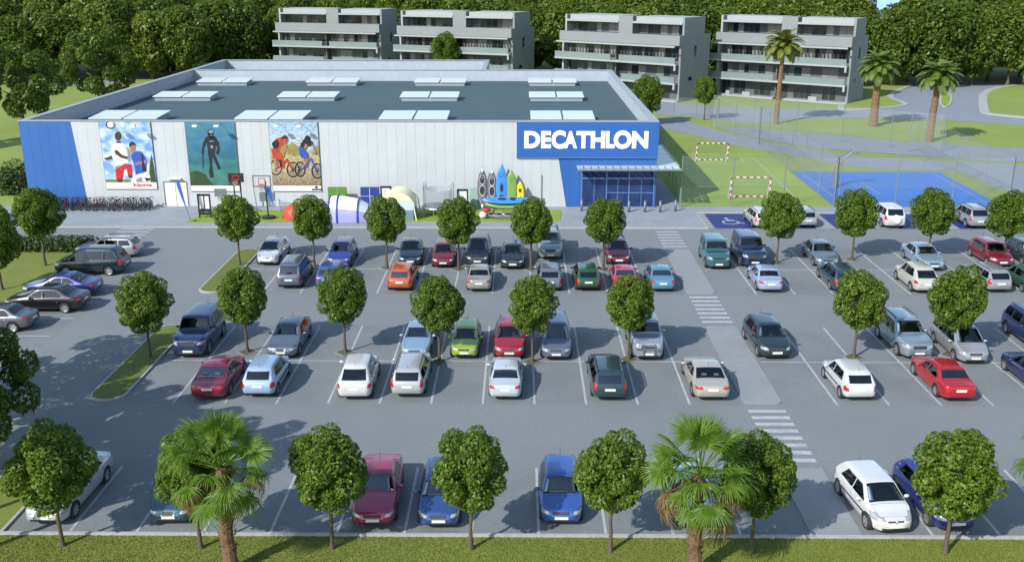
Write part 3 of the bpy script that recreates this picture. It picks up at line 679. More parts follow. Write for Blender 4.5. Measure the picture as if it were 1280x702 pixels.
P3 = Poster('poster', 'poster of two mountain bikers on stony ground, rightmost of the three on the white wall', Z2p, 752, 1165, 47, 586,
            print_mat('print_hill', [(0, (.20, .14, .08)), (.12, (.30, .22, .13)), (.30, (.45, .37, .24)), (.42, (.40, .33, .16)), (.56, (.42, .40, .20)), (.64, (.44, .52, .58)), (1, (.28, .43, .60))], (.10, .075, .045), 4.5, .55, (z0w, z1w), .5, .6, (1, 1, 2)), 543)
P3.fig('hill', 'ink_hill', [(1060, 290), (1165, 190), (1165, 290)]); P3.fig('bush', 'ink_yellow', [(900, 300), (905, 225), (940, 205), (975, 230), (1010, 270), (1000, 310)], [(1090, 300), (1120, 240), (1165, 230), (1165, 310)])
for cx, cy, rx, ry in ((812, 400, 40, 55), (945, 418, 42, 52), (1000, 415, 34, 52), (1134, 428, 37, 52)): P3.ringp('bicycle_wheel', 'ink_black', cx, cy, rx, ry, 9)
P3.fig('bicycle', 'ink_red', [(812, 395), (850, 385), (900, 330), (945, 415), (938, 420), (895, 350), (858, 398), (815, 408)]); P3.fig('bicycle', 'ink_blue', [(1000, 412), (1050, 390), (1085, 320), (1134, 425), (1124, 428), (1080, 340), (1055, 402), (1003, 420)])
P3.fig('rider', 'ink_orange', [(775, 265), (800, 245), (850, 255), (870, 340), (880, 400), (850, 410), (835, 345), (790, 330)], [(815, 175), (870, 160), (910, 190), (860, 240), (850, 262), (790, 255), (785, 215)], P3.ell(882, 180, 24, 30))
P3.fig('rider', 'ink_yellow', [(850, 240), (880, 225), (940, 280), (955, 310), (930, 305), (890, 270), (870, 310)], [(840, 260), (862, 255), (882, 300), (870, 320)])
P3.fig('rider', 'ink_black', [(1005, 215), (1035, 175), (1095, 195), (1105, 225), (1060, 235), (1035, 262), (1002, 250)], P3.ell(1058, 175, 22, 24))
P3.fig('rider', 'ink_tan', [(1040, 215), (1060, 225), (1045, 260), (1030, 250)], [(1090, 215), (1105, 225), (1130, 290), (1118, 300)], [(1015, 320), (1050, 320), (1075, 330), (1040, 385), (1025, 385), (1035, 340)])
P3.fig('rider', 'ink_black', [(778, 215), (800, 190), (825, 185), (838, 215), (830, 250), (800, 255)], [(855, 165), (882, 150), (905, 168), (900, 180), (875, 172), (858, 185)], [(835, 345), (855, 340), (862, 395), (845, 398)])
P3.fig('rider', 'ink_tan', [(870, 200), (890, 200), (900, 250), (935, 290), (925, 298), (885, 258)], [(790, 330), (815, 335), (830, 400), (815, 405)])
P3.fig('stones', 'ink_hill', *[[(x, y), (x + 9, y - 4), (x + 17, y + 1), (x + 12, y + 6), (x + 3, y + 5)] for x, y in ((800, 500), (850, 520), (905, 500), (960, 525), (1010, 505), (1060, 520), (1110, 505), (1140, 525), (830, 480), (990, 490), (1075, 485))])
P3.fig('rider', 'ink_blue', [(990, 235), (1030, 250), (1060, 290), (1065, 330), (1010, 325), (992, 280)])
mbx = MB()
for q in (P3.ell(1127, 556, 12, 9), [(1092, 568), (1168, 568), (1168, 579), (1092, 579)]):
    pts = ccw([Z2p(*a) for a in q]); mbx.poly([(x, SY0 - .106, z) for x, z in pts])
P3.add('logo', mbx, M['ink_black'])
# spotlights on arms above the posters
lampn = ('football poster, left one', 'football poster, right one', 'diver poster, left one', 'diver poster, right one', 'mountain bike poster, left one', 'mountain bike poster, right one')
for px, ln in zip((139, 166, 243, 270, 345, 373), lampn):
    x, _ = V(px, 154, SY0 - 1.2)
    t = thing('spot_lamp', 'small white spotlight on an arm above the ' + ln, 'spotlight', (x, SY0, SZ - .25), group='spotlights above the posters')
    MB().tube([(0, -.05, .05), (0, -1.15, .05)], .025, 6).build('arm', M['metal'], t)
    mb = MB(); mb.box(-.2, -1.35, -.1, .2, -1.02, .06); mb.build('lamp_housing', M['white'], t)
# bollards before the entrance
bl = ('leftmost, beside the glazed doors', 'second from the left before the doors', 'third from the left before the doors', 'fourth, right of the doors', 'fifth, past the corner of the store', 'rightmost, by the fence corner')
for (px, py), l_ in zip(((727, 263.5), (765, 264.5), (786, 265), (806, 265), (825, 265), (844, 264)), bl):
    x, y = G(px, py, .11)
    t = thing('bollard', 'grey steel bollard on the pavement, ' + l_, 'bollard', (x, y, .11), group='bollards before the entrance')
    MB().tube([(0, 0, 0), (0, 0, .95)], .11, 12).build('post', M['steel_dark'], t, True)
    MB().tube([(0, 0, .95), (0, 0, 1.0)], [.11, .07], 12).build('cap', M['steel_dark'], t)
# ------------------------------------------------------------------ sports goods on show before the wall
def dm(name, c, **k):
    M[name] = mat(name, c, k.pop('rough', .5), **k); return M[name]
dm('tent_white', (.78, .79, .84), var=.05, scale=2); dm('tent_lilac', (.30, .32, .58), var=.1, scale=2); dm('tent_navy', (.03, .045, .28)); dm('tent_red', (.62, .045, .02), var=.15, scale=3); dm('tent_maroon', (.20, .02, .015))
dm('tent_cream', (.72, .70, .42), var=.08, scale=2); dm('tent_teal', (.13, .22, .30), var=.15, scale=2); dm('tent_pale', (.45, .55, .62)); dm('table_green', (.09, .20, .03)); dm('table_blue', (.02, .045, .22)); dm('kayak_blue', (.04, .21, .66), rough=.3, coat=.3)
dm('kayak_green', (.16, .28, .05), rough=.4); dm('kayak_yellow', (.80, .58, .015), rough=.35); dm('kayak_red', (.45, .02, .02)); dm('kayak_grey', (.10, .10, .12), rough=.45); dm('net', (.35, .38, .40)); dm('flag_blue', (.03, .10, .36)); dm('panel_green', (.20, .30, .27)); dm('canvas_green', (.26, .38, .18), var=.2, scale=4)
M['net_mesh'] = mesh_wire_mat('net_mesh', (.30, .34, .36), .42)
zg = .135
def at(px, py, z=.135): x, y = G(px, py, z); return (x, y, z)
# red dome tent, half hidden by a tree
def dome(rx, ry, h, n=18, k=7, z0=0):
    mb = MB(); vs = [(rx * math.cos(2 * math.pi * j / n) * math.cos(math.pi / 2 * (i / k) ** 1.15), ry * math.sin(2 * math.pi * j / n) * math.cos(math.pi / 2 * (i / k) ** 1.15), z0 + h * math.sin(math.pi / 2 * (i / k))) for i in range(k + 1) for j in range(n)]
    fs = [(i * n + j, i * n + (j + 1) % n, (i + 1) * n + (j + 1) % n, (i + 1) * n + j) for i in range(k) for j in range(n)]
    return mb.add(vs, fs)
t = thing('dome_tent', 'small red dome tent half hidden behind a round tree on the turf', 'tent', at(372, 272))
dome(1.25, 1.1, 1.25).build('canopy', M['tent_red'], t, True)
for a in (0.4, 2.0):
    mb = MB(); mb.tube([(1.27 * math.cos(a) * math.cos(u), 1.12 * math.sin(a) * math.cos(u), 1.28 * math.sin(u)) for u in [math.pi * i / 14 for i in range(15)]], .035, 5); mb.build('pole', M['tent_maroon'], t)
mb = MB(); mb.poly([(-.55, -1.06, .02), (.0, -1.16, .02), (-.25, -.9, .85)]); mb.build('door_flap', M['tent_maroon'], t)
# tunnel tent
t = thing('tunnel_tent', 'white and lilac tunnel tent with dark blue hoops on the turf', 'tent', at(444, 274))
st = [(-2.35, .75, .65), (-2.0, 1.15, 1.95), (-1.3, 1.35, 2.05), (.4, 1.3, 1.75), (2.1, .9, .75), (2.7, .7, .35)]
def arch_strip(a, b, f0, f1, n=10):
    vs = []
    for (x, wd, h) in (a, b):
        for i in range(n + 1):
            u = math.pi * (f0 + (f1 - f0) * i / n); vs.append((x, -wd * math.cos(u), h * math.sin(u) ** .8 if math.sin(u) > 0 else 0))
    return vs, [(i, i + 1, n + 2 + i, n + 1 + i) for i in range(n)]
for i in range(5):
    for f0, f1, m_ in ((0, .17, 'tent_lilac'), (.17, .83, 'tent_white' if 1 <= i <= 2 else 'tent_pale' if i else 'tent_lilac'), (.83, 1, 'tent_lilac')):
        mb = MB(); mb.add(*arch_strip(st[i], st[i + 1], f0, f1)); mb.build('side_panel' if f0 in (0, .83) else 'roof_panel', M[m_], t, True)
for i in (1, 2, 3):
    x, wd, h = st[i]; mb = MB(); mb.tube([(x, -1.02 * wd * math.cos(math.pi * k / 16), 1.02 * h * max(0, math.sin(math.pi * k / 16)) ** .8) for k in range(17)], .07, 6); mb.build('hoop', M['tent_navy'], t)
mb = MB(); mb.tube([(-2.35, -.8, 1.5), (-2.0, -.9, 1.75)], .03, 5); mb.tube([(-2.35, -.8, 0), (-2.35, -.8, 1.5)], .03, 5); mb.build('porch_pole', M['tent_navy'], t)
# cream and teal gazebo tent
t = thing('gazebo_tent', 'cream roofed shelter tent with blue lower walls beside the trampoline', 'tent', at(500, 271))
mb = MB(); ar = [(-1.35, .95), (-1.3, 1.5), (-.95, 2.05), (-.3, 2.4), (.3, 2.4), (.95, 2.05), (1.3, 1.5), (1.35, .95)]
vs = [(x, y, z) for y in (-1.15, 1.15) for x, z in ar]; mb.add(vs, [(i, i + 1, 9 + i, 8 + i) for i in range(7)]); mb.build('roof', M['tent_cream'], t, True)
MB().poly([(x, -1.151, z) for x, z in [(-1.25, 1.6), (1.25, 1.6), (.93, 2.02), (.3, 2.36), (-.3, 2.36), (-.93, 2.02)]]).build('front_gable', M['tent_cream'], t)
MB().box(-1.25, -1.13, .85, 1.25, -1.1, 1.6).build('window_panel', M['tent_pale'], t); MB().box(-1.3, -1.14, 0, 1.3, -1.1, .85).box(-1.34, -1.08, 0, -1.3, 1.1, .95).box(1.3, -1.08, 0, 1.34, 1.1, .95).build('lower_wall', M['tent_teal'], t)
for sx in (-1, 1):
    mb = MB(); mb.tube([(sx * 1.55, -1.35, 0), (sx * 1.36, -1.17, 1.0), (sx * 1.3, -1.16, 1.55)], .05, 6); mb.build('pole', M['tent_cream'], t)
for sx in (-1, 1):
    mb = MB(); mb.tube([(sx * 1.6, 1.4, 0), (sx * 1.45, 1.2, 1.4), (sx * 1.0, 1.18, 2.0)], .05, 6); mb.build('pole', M['wood'] if 'wood' in M else M['tent_cream'], t)
# folded table-tennis tables
for px, m_, l_, ncell in ((420, 'table_green', 'green folded table tennis table standing against the white wall', 2), (461, 'table_blue', 'dark blue folded table tennis table with white lines beside the green one', 3)):
    x, y, _ = at(px, 264.5); t = thing('tennis_table', l_, 'table tennis table', (x, 83.4, zg))
    MB().box(-.8, -.04, .45, .8, .04, 1.92).build('table_half', M[m_], t); MB().box(-.8, .22, .45, .8, .30, 1.92).build('table_half', M[m_], t)
    ln = MB(); ln.box(-.02, -.046, .47, .02, -.041, 1.9); ln.box(-.78, -.046, 1.15, -.022, -.041, 1.18).box(.022, -.046, 1.15, .78, -.041, 1.18); ln.build('line', M['white'] if ncell == 3 else M['canvas_green'], t)
    fr = MB()
    for sx in (-.7, .7): fr.tube([(sx, -.3, .05), (sx, .1, .5), (sx, .55, .05)], .035, 6)
    fr.tube([(-.7, .13, .48), (.7, .13, .48)], .03, 6); fr.build('frame', M['dark'], t)
    for sx in (-.7, .7):
        for sy in (-.3, .55): MB().ring((sx, sy, .07), .055, .022, 'x', 12, 5).build('wheel', M['rubber'], t)
# information panels
def panel_board(px, py, l_, wd, h, face, base):
    x, y, _ = at(px, py, .12); t = thing('display_board', l_, 'display board', (x, y, .12))
    MB().box(-wd / 2, -.05, 0, -wd / 2 + .12, .05, h).box(wd / 2 - .12, -.05, 0, wd / 2, .05, h).box(-wd / 2 + .12, -.05, h - .16, wd / 2 - .12, .05, h).box(-wd / 2 + .12, -.05, base, wd / 2 - .12, .05, base + .1).build('frame', M['black'], t)
    for a, b in face: MB().box(a, -.02, base + .1, b, .02, h - .16).build('sheet', M['white'], t)
    return t, wd, h
t, _, _ = panel_board(257, 272, 'black framed board with two white sheets at the left end of the turf', 1.1, 2.05, ((-.43, -.05), (.05, .43)), .68)
MB().box(-.05, -.04, .78, .05, .04, 1.89).build('divider', M['black'], t); MB().box(-.43, -.04, .25, .43, .04, .68).build('lower_panel', M['black'], t)
mb = MB()
for i in range(5): mb.box(-.28 + .12 * i, -.046, .46, -.2 + .12 * i, -.041, .54)
mb.build('logo', M['ink_grey'], t)
t, _, _ = panel_board(483.5, 263.5, 'black framed board with a white sheet standing behind the cream shelter tent', .98, 2.2, ((-.37, .37),), .5)
mb = MB()
for i in range(7): mb.box(-.25, -.026, .8 + .17 * i, .05 + .03 * (i % 3), -.021, .83 + .17 * i)
mb.build('lettering', M['ink_grey'], t)
t, _, _ = panel_board(578.5, 264.5, 'black framed board with white poster between trampoline and kayaks', .98, 2.0, ((-.37, .37),), .55)
MB().box(-.37, -.03, .1, .37, .03, .55).build('lower_panel', M['black'], t)
mb = MB(); mb.poly([(-.2, -.025, .9), (.2, -.025, .8), (.15, -.025, 1.3), (-.1, -.025, 1.4)]); mb.build('picture', M['ink_grey'], t)
x, y, _ = at(592, 264); t = thing('panel', 'plain grey green panel leaning by the wall left of the kayaks', 'panel', (x, 83.9, zg)); mb = MB(); mb.add([(-.36, -.25, 0), (.36, -.25, 0), (.36, -.2, 0), (-.36, -.2, 0), (-.36, .22, 1.75), (.36, .22, 1.75), (.36, .27, 1.75), (-.36, .27, 1.75)], [(0, 1, 5, 4), (1, 2, 6, 5), (2, 3, 7, 6), (3, 0, 4, 7), (4, 5, 6, 7)]); mb.build('sheet', M['panel_green'], t)
# trampoline with net
t = thing('trampoline', 'round trampoline with grey safety net and looped poles before the white wall', 'trampoline', at(548, 268))
MB().ring((0, 0, .75), 1.35, .06, 'z', 28, 6).build('frame', M['metal'], t)
MB().poly([(1.25 * math.cos(2 * math.pi * i / 28), 1.25 * math.sin(2 * math.pi * i / 28), .74) for i in range(28)]).build('mat', M['rubber'], t)
vs = [(1.22 * math.cos(2 * math.pi * i / 28), 1.22 * math.sin(2 * math.pi * i / 28), z) for z in (.78, 2.25) for i in range(28)]
MB().add(vs, [(i, (i + 1) % 28, 28 + (i + 1) % 28, 28 + i) for i in range(28)]).build('net', M['net_mesh'], t)
for a in (25, 155, 215, 325):
    c, s_ = math.cos(R(a)) * 1.4, math.sin(R(a)) * 1.4
    mb = MB(); mb.tube([(c, s_, 0), (c, s_, 2.3), (c * 1.05, s_ * 1.05, 2.55), (c * .9, s_ * .9, 2.68), (c * .82, s_ * .82, 2.5), (c * .9, s_ * .9, 2.35)], .045, 6); mb.build('pole', M['metal'], t)
for a in (70, 270):
    c, s_ = math.cos(R(a)) * 1.3, math.sin(R(a)) * 1.3; mb = MB(); mb.tube([(c - .3, s_, .72), (c - .3, s_, .03), (c + .3, s_, .03), (c + .3, s_, .72)], .035, 6); mb.build('leg', M['metal'], t)
# kayaks: hull lofted along x, deck up (+z)
def hull(L, W, H, n=22, k=8, pt=2.6):
    mb = MB(); vs = []
    for i in range(n + 1):
        u = -1 + 2 * i / n; wv = max(.04, (1 - abs(u) ** pt)) * W / 2; rise = .35 * H * abs(u) ** 3
        for j in range(2 * k):
            a = math.pi * 2 * j / (2 * k); y = wv * math.cos(a); z = H * (.5 + .5 * math.sin(a) * (.42 if math.sin(a) > 0 else 1)) * (.4 + .6 * min(1, wv / (W * .3))) + rise
            vs.append((u * L / 2, y, z))
    m_ = 2 * k; fs = [(i * m_ + j, (i + 1) * m_ + j, (i + 1) * m_ + (j + 1) % m_, i * m_ + (j + 1) % m_) for i in range(n) for j in range(m_)]
    fs += [tuple(range(m_ - 1, -1, -1))[::-1], tuple(range(n * m_, (n + 1) * m_))[::-1]]
    return mb.add(vs, fs)
def kayak(l_, L, W, H, m_, seats, loc, rot, trim='black', end=None):
    t = thing('kayak', l_, 'kayak', loc); t.rotation_euler = rot
    hull(L, W, H).build('hull', M[m_], t, True)
    for sx, sl, sw in seats:
        mb = MB(); r = [(sx + sl * math.cos(2 * math.pi * i / 14), sw * math.sin(2 * math.pi * i / 14)) for i in range(14)]
        mb.prism(r, H * .70, H * .735); mb.build('seat_well', M[trim], t); MB().ring((0, 0, 0), 1, .07, 'z', 18, 5).build('coaming', M[m_] if trim == 'black' else M['white'] if trim == 'rubber' else M['black'], t).matrix_local = Matrix.Translation((sx, 0, H * .735)) @ Matrix.Diagonal((sl * 1.02, sw * 1.05, .4, 1))
    if end:
        for sx in (-1, 1): MB().ball((sx * L * .43, 0, H * .86), (L * .055, W * .14, .03), 10, 5).build('end_cap', M[end], t, True)
    return t
def upright(px, zb, tilt=0): x, y, _ = at(px, 263, zg); return (x, 83.55, zb)
U = (R(90), R(-90), 0)
def stand(px, l_, L, W, m_, seats, trim='black', end=None):
    x, y, _ = at(px, 262.5); lean = R(9)
    t = kayak(l_, L, W, .38, m_, seats, (x, 83.45, zg + L / 2 * math.cos(lean)), (0, 0, 0), trim, end)
    t.matrix_world = Matrix.Translation((x, 83.75, zg + L / 2 * math.cos(lean) + .05)) @ Matrix.Rotation(-lean, 4, 'X') @ Matrix(((0, -1, 0, 0), (0, 0, -1, 0), (1, 0, 0, 0), (0, 0, 0, 1)))
    return t
stand(603, 'black and white inflatable kayak standing upright, leftmost of those against the wall', 3.6, .88, 'kayak_grey', ((.75, .42, .22), (-.2, .42, .24), (-1.0, .3, .2)), 'rubber', 'white')
stand(615, 'black and white inflatable kayak standing upright beside the blue one', 3.45, .86, 'kayak_grey', ((.7, .42, .22), (-.2, .42, .24), (-1.0, .3, .2)), 'rubber', 'white')
stand(627, 'tall bright blue kayak standing upright against the white wall', 3.95, 1.0, 'kayak_blue', ((1.05, .28, .2), (-.15, .42, .14), (-1.0, .3, .2)))
stand(639, 'olive green kayak standing upright between the blue and yellow ones', 3.4, 1.05, 'kayak_green', ((.9, .3, .06),), 'canvas_green')
stand(650, 'short yellow kayak standing upright, rightmost against the wall', 2.4, .72, 'kayak_yellow', ((.42, .22, .13),), 'black')
kx, ky, _ = at(633, 271)
kayak('bright blue sit-on kayak lying flat on top of the stack', 4.3, .95, .5, 'kayak_blue', ((-1.35, .3, .22), (-.35, .42, .18), (.55, .3, .22), (1.6, .28, .14)), (kx, ky, 1.38), (R(22), 0, R(1)))
kayak('olive green kayak lying in the middle of the stack', 4.1, 1.0, .62, 'kayak_green', ((0.2, .3, .1),), (kx + .2, ky + .05, .86), (R(14), 0, 0), 'canvas_green')
kayak('black and white inflatable kayak lying on the turf under the stack', 4.2, 1.0, .46, 'kayak_grey', ((-.9, .5, .24), (.1, .5, .24), (1.1, .45, .24)), (kx + .15, ky - .25, .15), (R(20), 0, 0), 'rubber', 'white')
t = thing('kayak_rack', 'dark metal rack carrying the lying kayaks on the turf', 'rack', (kx, ky + .1, zg))
for sx in (-1.1, 1.2):
    mb = MB(); mb.tube([(sx, .55, 0), (sx, .55, 1.7)], .04, 6); mb.tube([(sx, .55, .72), (sx, -.4, .72)], .035, 6); mb.tube([(sx, .55, 1.24), (sx, -.4, 1.24)], .035, 6); mb.tube([(sx, .7, .03), (sx, -.5, .03)], .04, 6); mb.build('upright', M['steel_dark'], t)
x, y, _ = at(604, 273); t = thing('bag', 'white bag with red lid lying at the left end of the kayak stack', 'bag', (x, y, zg)); MB().ball((0, 0, .32), (.33, .28, .32), 10, 7).build('sack', M['white'], t, True); MB().ball((.25, 0, .72), (.42, .26, .18), 10, 6).build('lid', M['kayak_red'], t, True)
# basketball hoops
def hoop(px, py, l_, bw, bh, zc, bm, rimm, pole_off=0, kind=0):
    x, y, _ = at(px, py); t = thing('basketball_hoop', l_, 'basketball hoop', (x, y, zg))
    if kind == 2:
        mb = MB(); mb.box(-bw / 2, -.03, zc - bh / 2, -bw / 2 + .1, .03, zc + bh / 2).box(bw / 2 - .1, -.03, zc - bh / 2, bw / 2, .03, zc + bh / 2).box(-bw / 2 + .1, -.03, zc + bh / 2 - .1, bw / 2 - .1, .03, zc + bh / 2).box(-bw / 2 + .1, -.03, zc - bh / 2, bw / 2 - .1, .03, zc - bh / 2 + .1); mb.build('backboard_frame', M[bm], t)
    else: MB().box(-bw / 2, -.03, zc - bh / 2, bw / 2, .03, zc + bh / 2).build('backboard', M[bm], t)
    ts = MB(); a, b = bw * .19, bh * .22
    ts.box(-a, -.045, zc - .25 * bh - .03, a, -.035, zc - .25 * bh + .03).box(-a, -.045, zc + b, a, -.035, zc + b + .06).box(-a, -.045, zc - .25 * bh + .03, -a + .05, -.035, zc + b).box(a - .05, -.045, zc - .25 * bh + .03, a, -.035, zc + b); ts.build('target_square', M[rimm], t)
    MB().ring((0, -.33, zc - .3 * bh), .24, .025, 'z', 18, 5).build('rim', M[rimm], t)
    vs = [(.24 * f * math.cos(2 * math.pi * i / 12), -.33 + .24 * f * math.sin(2 * math.pi * i / 12), zc - .3 * bh - d) for f, d in ((1, .02), (.6, .42)) for i in range(12)]
    MB().add(vs, [(i, (i + 1) % 12, 12 + (i + 1) % 12, 12 + i) for i in range(12)]).build('net', M['net_mesh'], t)
    mb = MB()
    for off in ((-.28, .28) if kind == 1 else (pole_off,)): mb.tube([(off, .25, .05), (off, .12, zc)], .06, 8)
    mb.build('pole', M['black'], t)
    mb = MB(); mb.prism([(pole_off + .6 * math.cos(2 * math.pi * i / 12), .3 + .42 * math.sin(2 * math.pi * i / 12)) for i in range(12)], 0, .22); mb.build('base', M['black'], t); return t
hoop(278, 265.5, 'low dark basketball hoop with a rounded board, partly behind a round tree', 1.05, .68, 1.75, 'steel_dark', 'ink_grey')
hoop(298.5, 264.5, 'basketball hoop with black backboard and red square below the diver poster', 1.35, .78, 3.0, 'black', 'ink_red', 0, 1)
t = hoop(331, 274, 'basketball hoop with open framed backboard and a blue cloth hanging at its pole', 1.55, 1.0, 3.25, 'steel_dark', 'ink_red', .25, 2)
MB().add([(.1, -.06, 2.75), (.75, -.06, 2.75), (.82, -.02, 1.2), (.1, -.04, 2.74), (.75, -.04, 2.74), (.82, 0, 1.19)], [(0, 2, 1), (3, 4, 5), (0, 1, 4, 3), (1, 2, 5, 4), (2, 0, 3, 5)]).build('cloth', M['flag_blue'], t)
mb = MB(); mb.tube([(-.75, .02, 2.8), (-.6, .25, .1)], .03, 6); mb.build('brace', M['steel_dark'], t)
# blue feather flag, goal frame, small net
x, y, _ = at(238.5, 276.5, .12); t = thing('feather_flag', 'tall thin dark blue feather flag on a foot right of the white double door', 'flag', (x, y, .12)); t.rotation_euler = (0, R(-13), 0)
q = chaikin([(-.02, .7), (-.15, 2.6), (-.16, 3.3), (-.02, 3.62), (.14, 3.5), (.17, 3.1), (.1, 2.2)], 2, True); q = ccw(q); n = len(q)
MB().add([(a, -.015, b) for a, b in q] + [(a, .015, b) for a, b in q], [tuple(range(n)), tuple(range(2 * n - 1, n - 1, -1))] + [(i, n + i, n + (i + 1) % n, (i + 1) % n) for i in range(n)]).build('sail', M['flag_blue'], t)
mb = MB(); mb.tube([(0, 0, 0), (-.0, .03, 1.6), (-.1, .03, 3.4)], [.03, .03, .02], 6); mb.build('pole', M['steel_dark'], t); MB().box(-.3, -.2, 0, .35, .2, .06).build('base', M['turf'], t)
for px, py, wd, l_ in ((312, 265, 1.9, 'low grey pop-up goal net on the turf under the open framed hoop'), (358, 264, 1.0, 'pale folding sports net leaning at the wall left of the red tent')):
    x, y, _ = at(px, py); t = thing('pop_up_goal', l_, 'goal net', (x, y, zg)); mb = MB()
    a = [(-wd / 2 + wd * i / 12, 0, .62 * math.sin(math.pi * i / 12) + .02) for i in range(13)] if wd > 1.5 else [(-.5, 0, .02), (-.62, 0, 1.1), (-.3, 0, .8), (.4, 0, .75), (.45, 0, .02)]
    mb.tube(a, .035, 6); mb.build('frame', M['steel_dark'] if wd > 1.5 else M['panel_green'], t)
    b = [(p[0], .55, .02) for p in a]; k_ = len(a); MB().add(a + b, [(i, i + 1, k_ + i + 1, k_ + i) for i in range(k_ - 1)]).build('net', M['net_mesh'], t)
x, y, _ = at(390, 264); t = thing('pennant', 'tiny lilac pennant on a thin stick by the white wall', 'flag', (x, y, zg)); mb = MB(); mb.tube([(0, 0, 0), (0, 0, 1.4)], .02, 6); mb.build('stick', M['metal'], t); MB().box(.02, -.01, 1.0, .3, .01, 1.35).build('cloth', M['tent_lilac'], t)
# bicycles in the rack along the wall
bx0, by0, _ = at(38, 261, .11); bx1 = at(191, 261, .11)[0]
t = thing('bicycle_rack', 'low steel bicycle rack along the blue end of the store', 'bicycle rack', (bx0, 83.6, .11))
mb = MB(); mb.tube([(0, 0, .08), (bx1 - bx0, 0, .08)], .03, 6); mb.tube([(0, -.4, .08), (bx1 - bx0, -.4, .08)], .03, 6); mb.build('rail', M['metal'], t)
NB = 36
for i in range(NB // 2):
    x = (bx1 - bx0) * (i * 2 + 1.3) / NB; mb = MB(); mb.tube([(x, 0, .08), (x, -.05, .55), (x, -.35, .55), (x, -.4, .08)], .02, 5); mb.build('loop', M['metal'], t)
def bike_meshes(k, c):
    out = {}; d = M['black']
    for nm, yy in (('front_wheel', .52), ('rear_wheel', -.52)):
        mb = MB(); mb.ring((0, yy, .34), .32, .028, 'x', 20, 5)
        for j in range(6):
            u = math.pi * j / 6; mb.tube([(0, yy + .3 * math.cos(u), .34 + .3 * math.sin(u)), (0, yy - .3 * math.cos(u), .34 - .3 * math.sin(u))], .006, 3, caps=False)
        out[nm] = mb.mesh(nm, M['rubber'])
    mb = MB(); mb.tube([(0, -.12, .88), (0, -.02, .3)], .03, 6); mb.tube([(0, -.08, .76), (0, .36, .82)], .03, 6); mb.tube([(0, -.02, .3), (0, .38, .76)], .032, 6); mb.tube([(0, -.02, .3), (0, -.52, .34)], .02, 5); mb.tube([(0, -.09, .74), (0, -.52, .34)], .018, 5); mb.tube([(0, .34, .92), (0, .52, .34)], .026, 6)
    out['frame'] = mb.mesh('frame', c)
    mb = MB(); mb.tube([(-.31, .26, .97), (-.12, .36, 1.0), (.12, .36, 1.0), (.31, .26, .97)], .026, 6); mb.tube([(0, .36, 1.0), (0, .34, .9)], .024, 6); out['handlebar'] = mb.mesh('handlebar', d)
    out['saddle'] = MB().ball((0, -.15, .93), (.09, .16, .045), 8, 5).mesh('saddle', d, True)
    mb = MB(); mb.ring((.05, -.02, .3), .09, .012, 'x', 12, 4); mb.tube([(.05, -.02, .3), (.1, .12, .22)], .014, 5); mb.tube([(-.05, -.02, .3), (-.1, -.16, .38)], .014, 5); out['crank'] = mb.mesh('crank', M['steel_dark'])
    return out
bcol = [bike_meshes(i, mat('bike_paint', c, .35, .2, coat=.5)) for i, c in enumerate(((.02, .02, .025), (.05, .06, .12), (.20, .012, .015), (.10, .10, .11), (.30, .31, .33), (.015, .05, .12)))]
for i in range(NB):
    x = bx0 + (bx1 - bx0) * (i + .5) / NB; ms = bcol[rnd.choice((0, 0, 0, 1, 1, 2, 2, 3, 4, 5))]
    t = thing('bicycle', 'bicycle parked in the dense row of bicycles at the blue end of the store', 'bicycle', (x + rnd.uniform(-.08, .08), 83.3 + rnd.uniform(-.22, .1), .11), (0 if i % 2 else math.pi) + rnd.uniform(-.3, .3), group='bicycles in the rack along the wall')
    t.rotation_euler = (0, rnd.uniform(-.12, .12), t.rotation_euler.z)
    for n_, me in ms.items(): ob(n_, me, t)
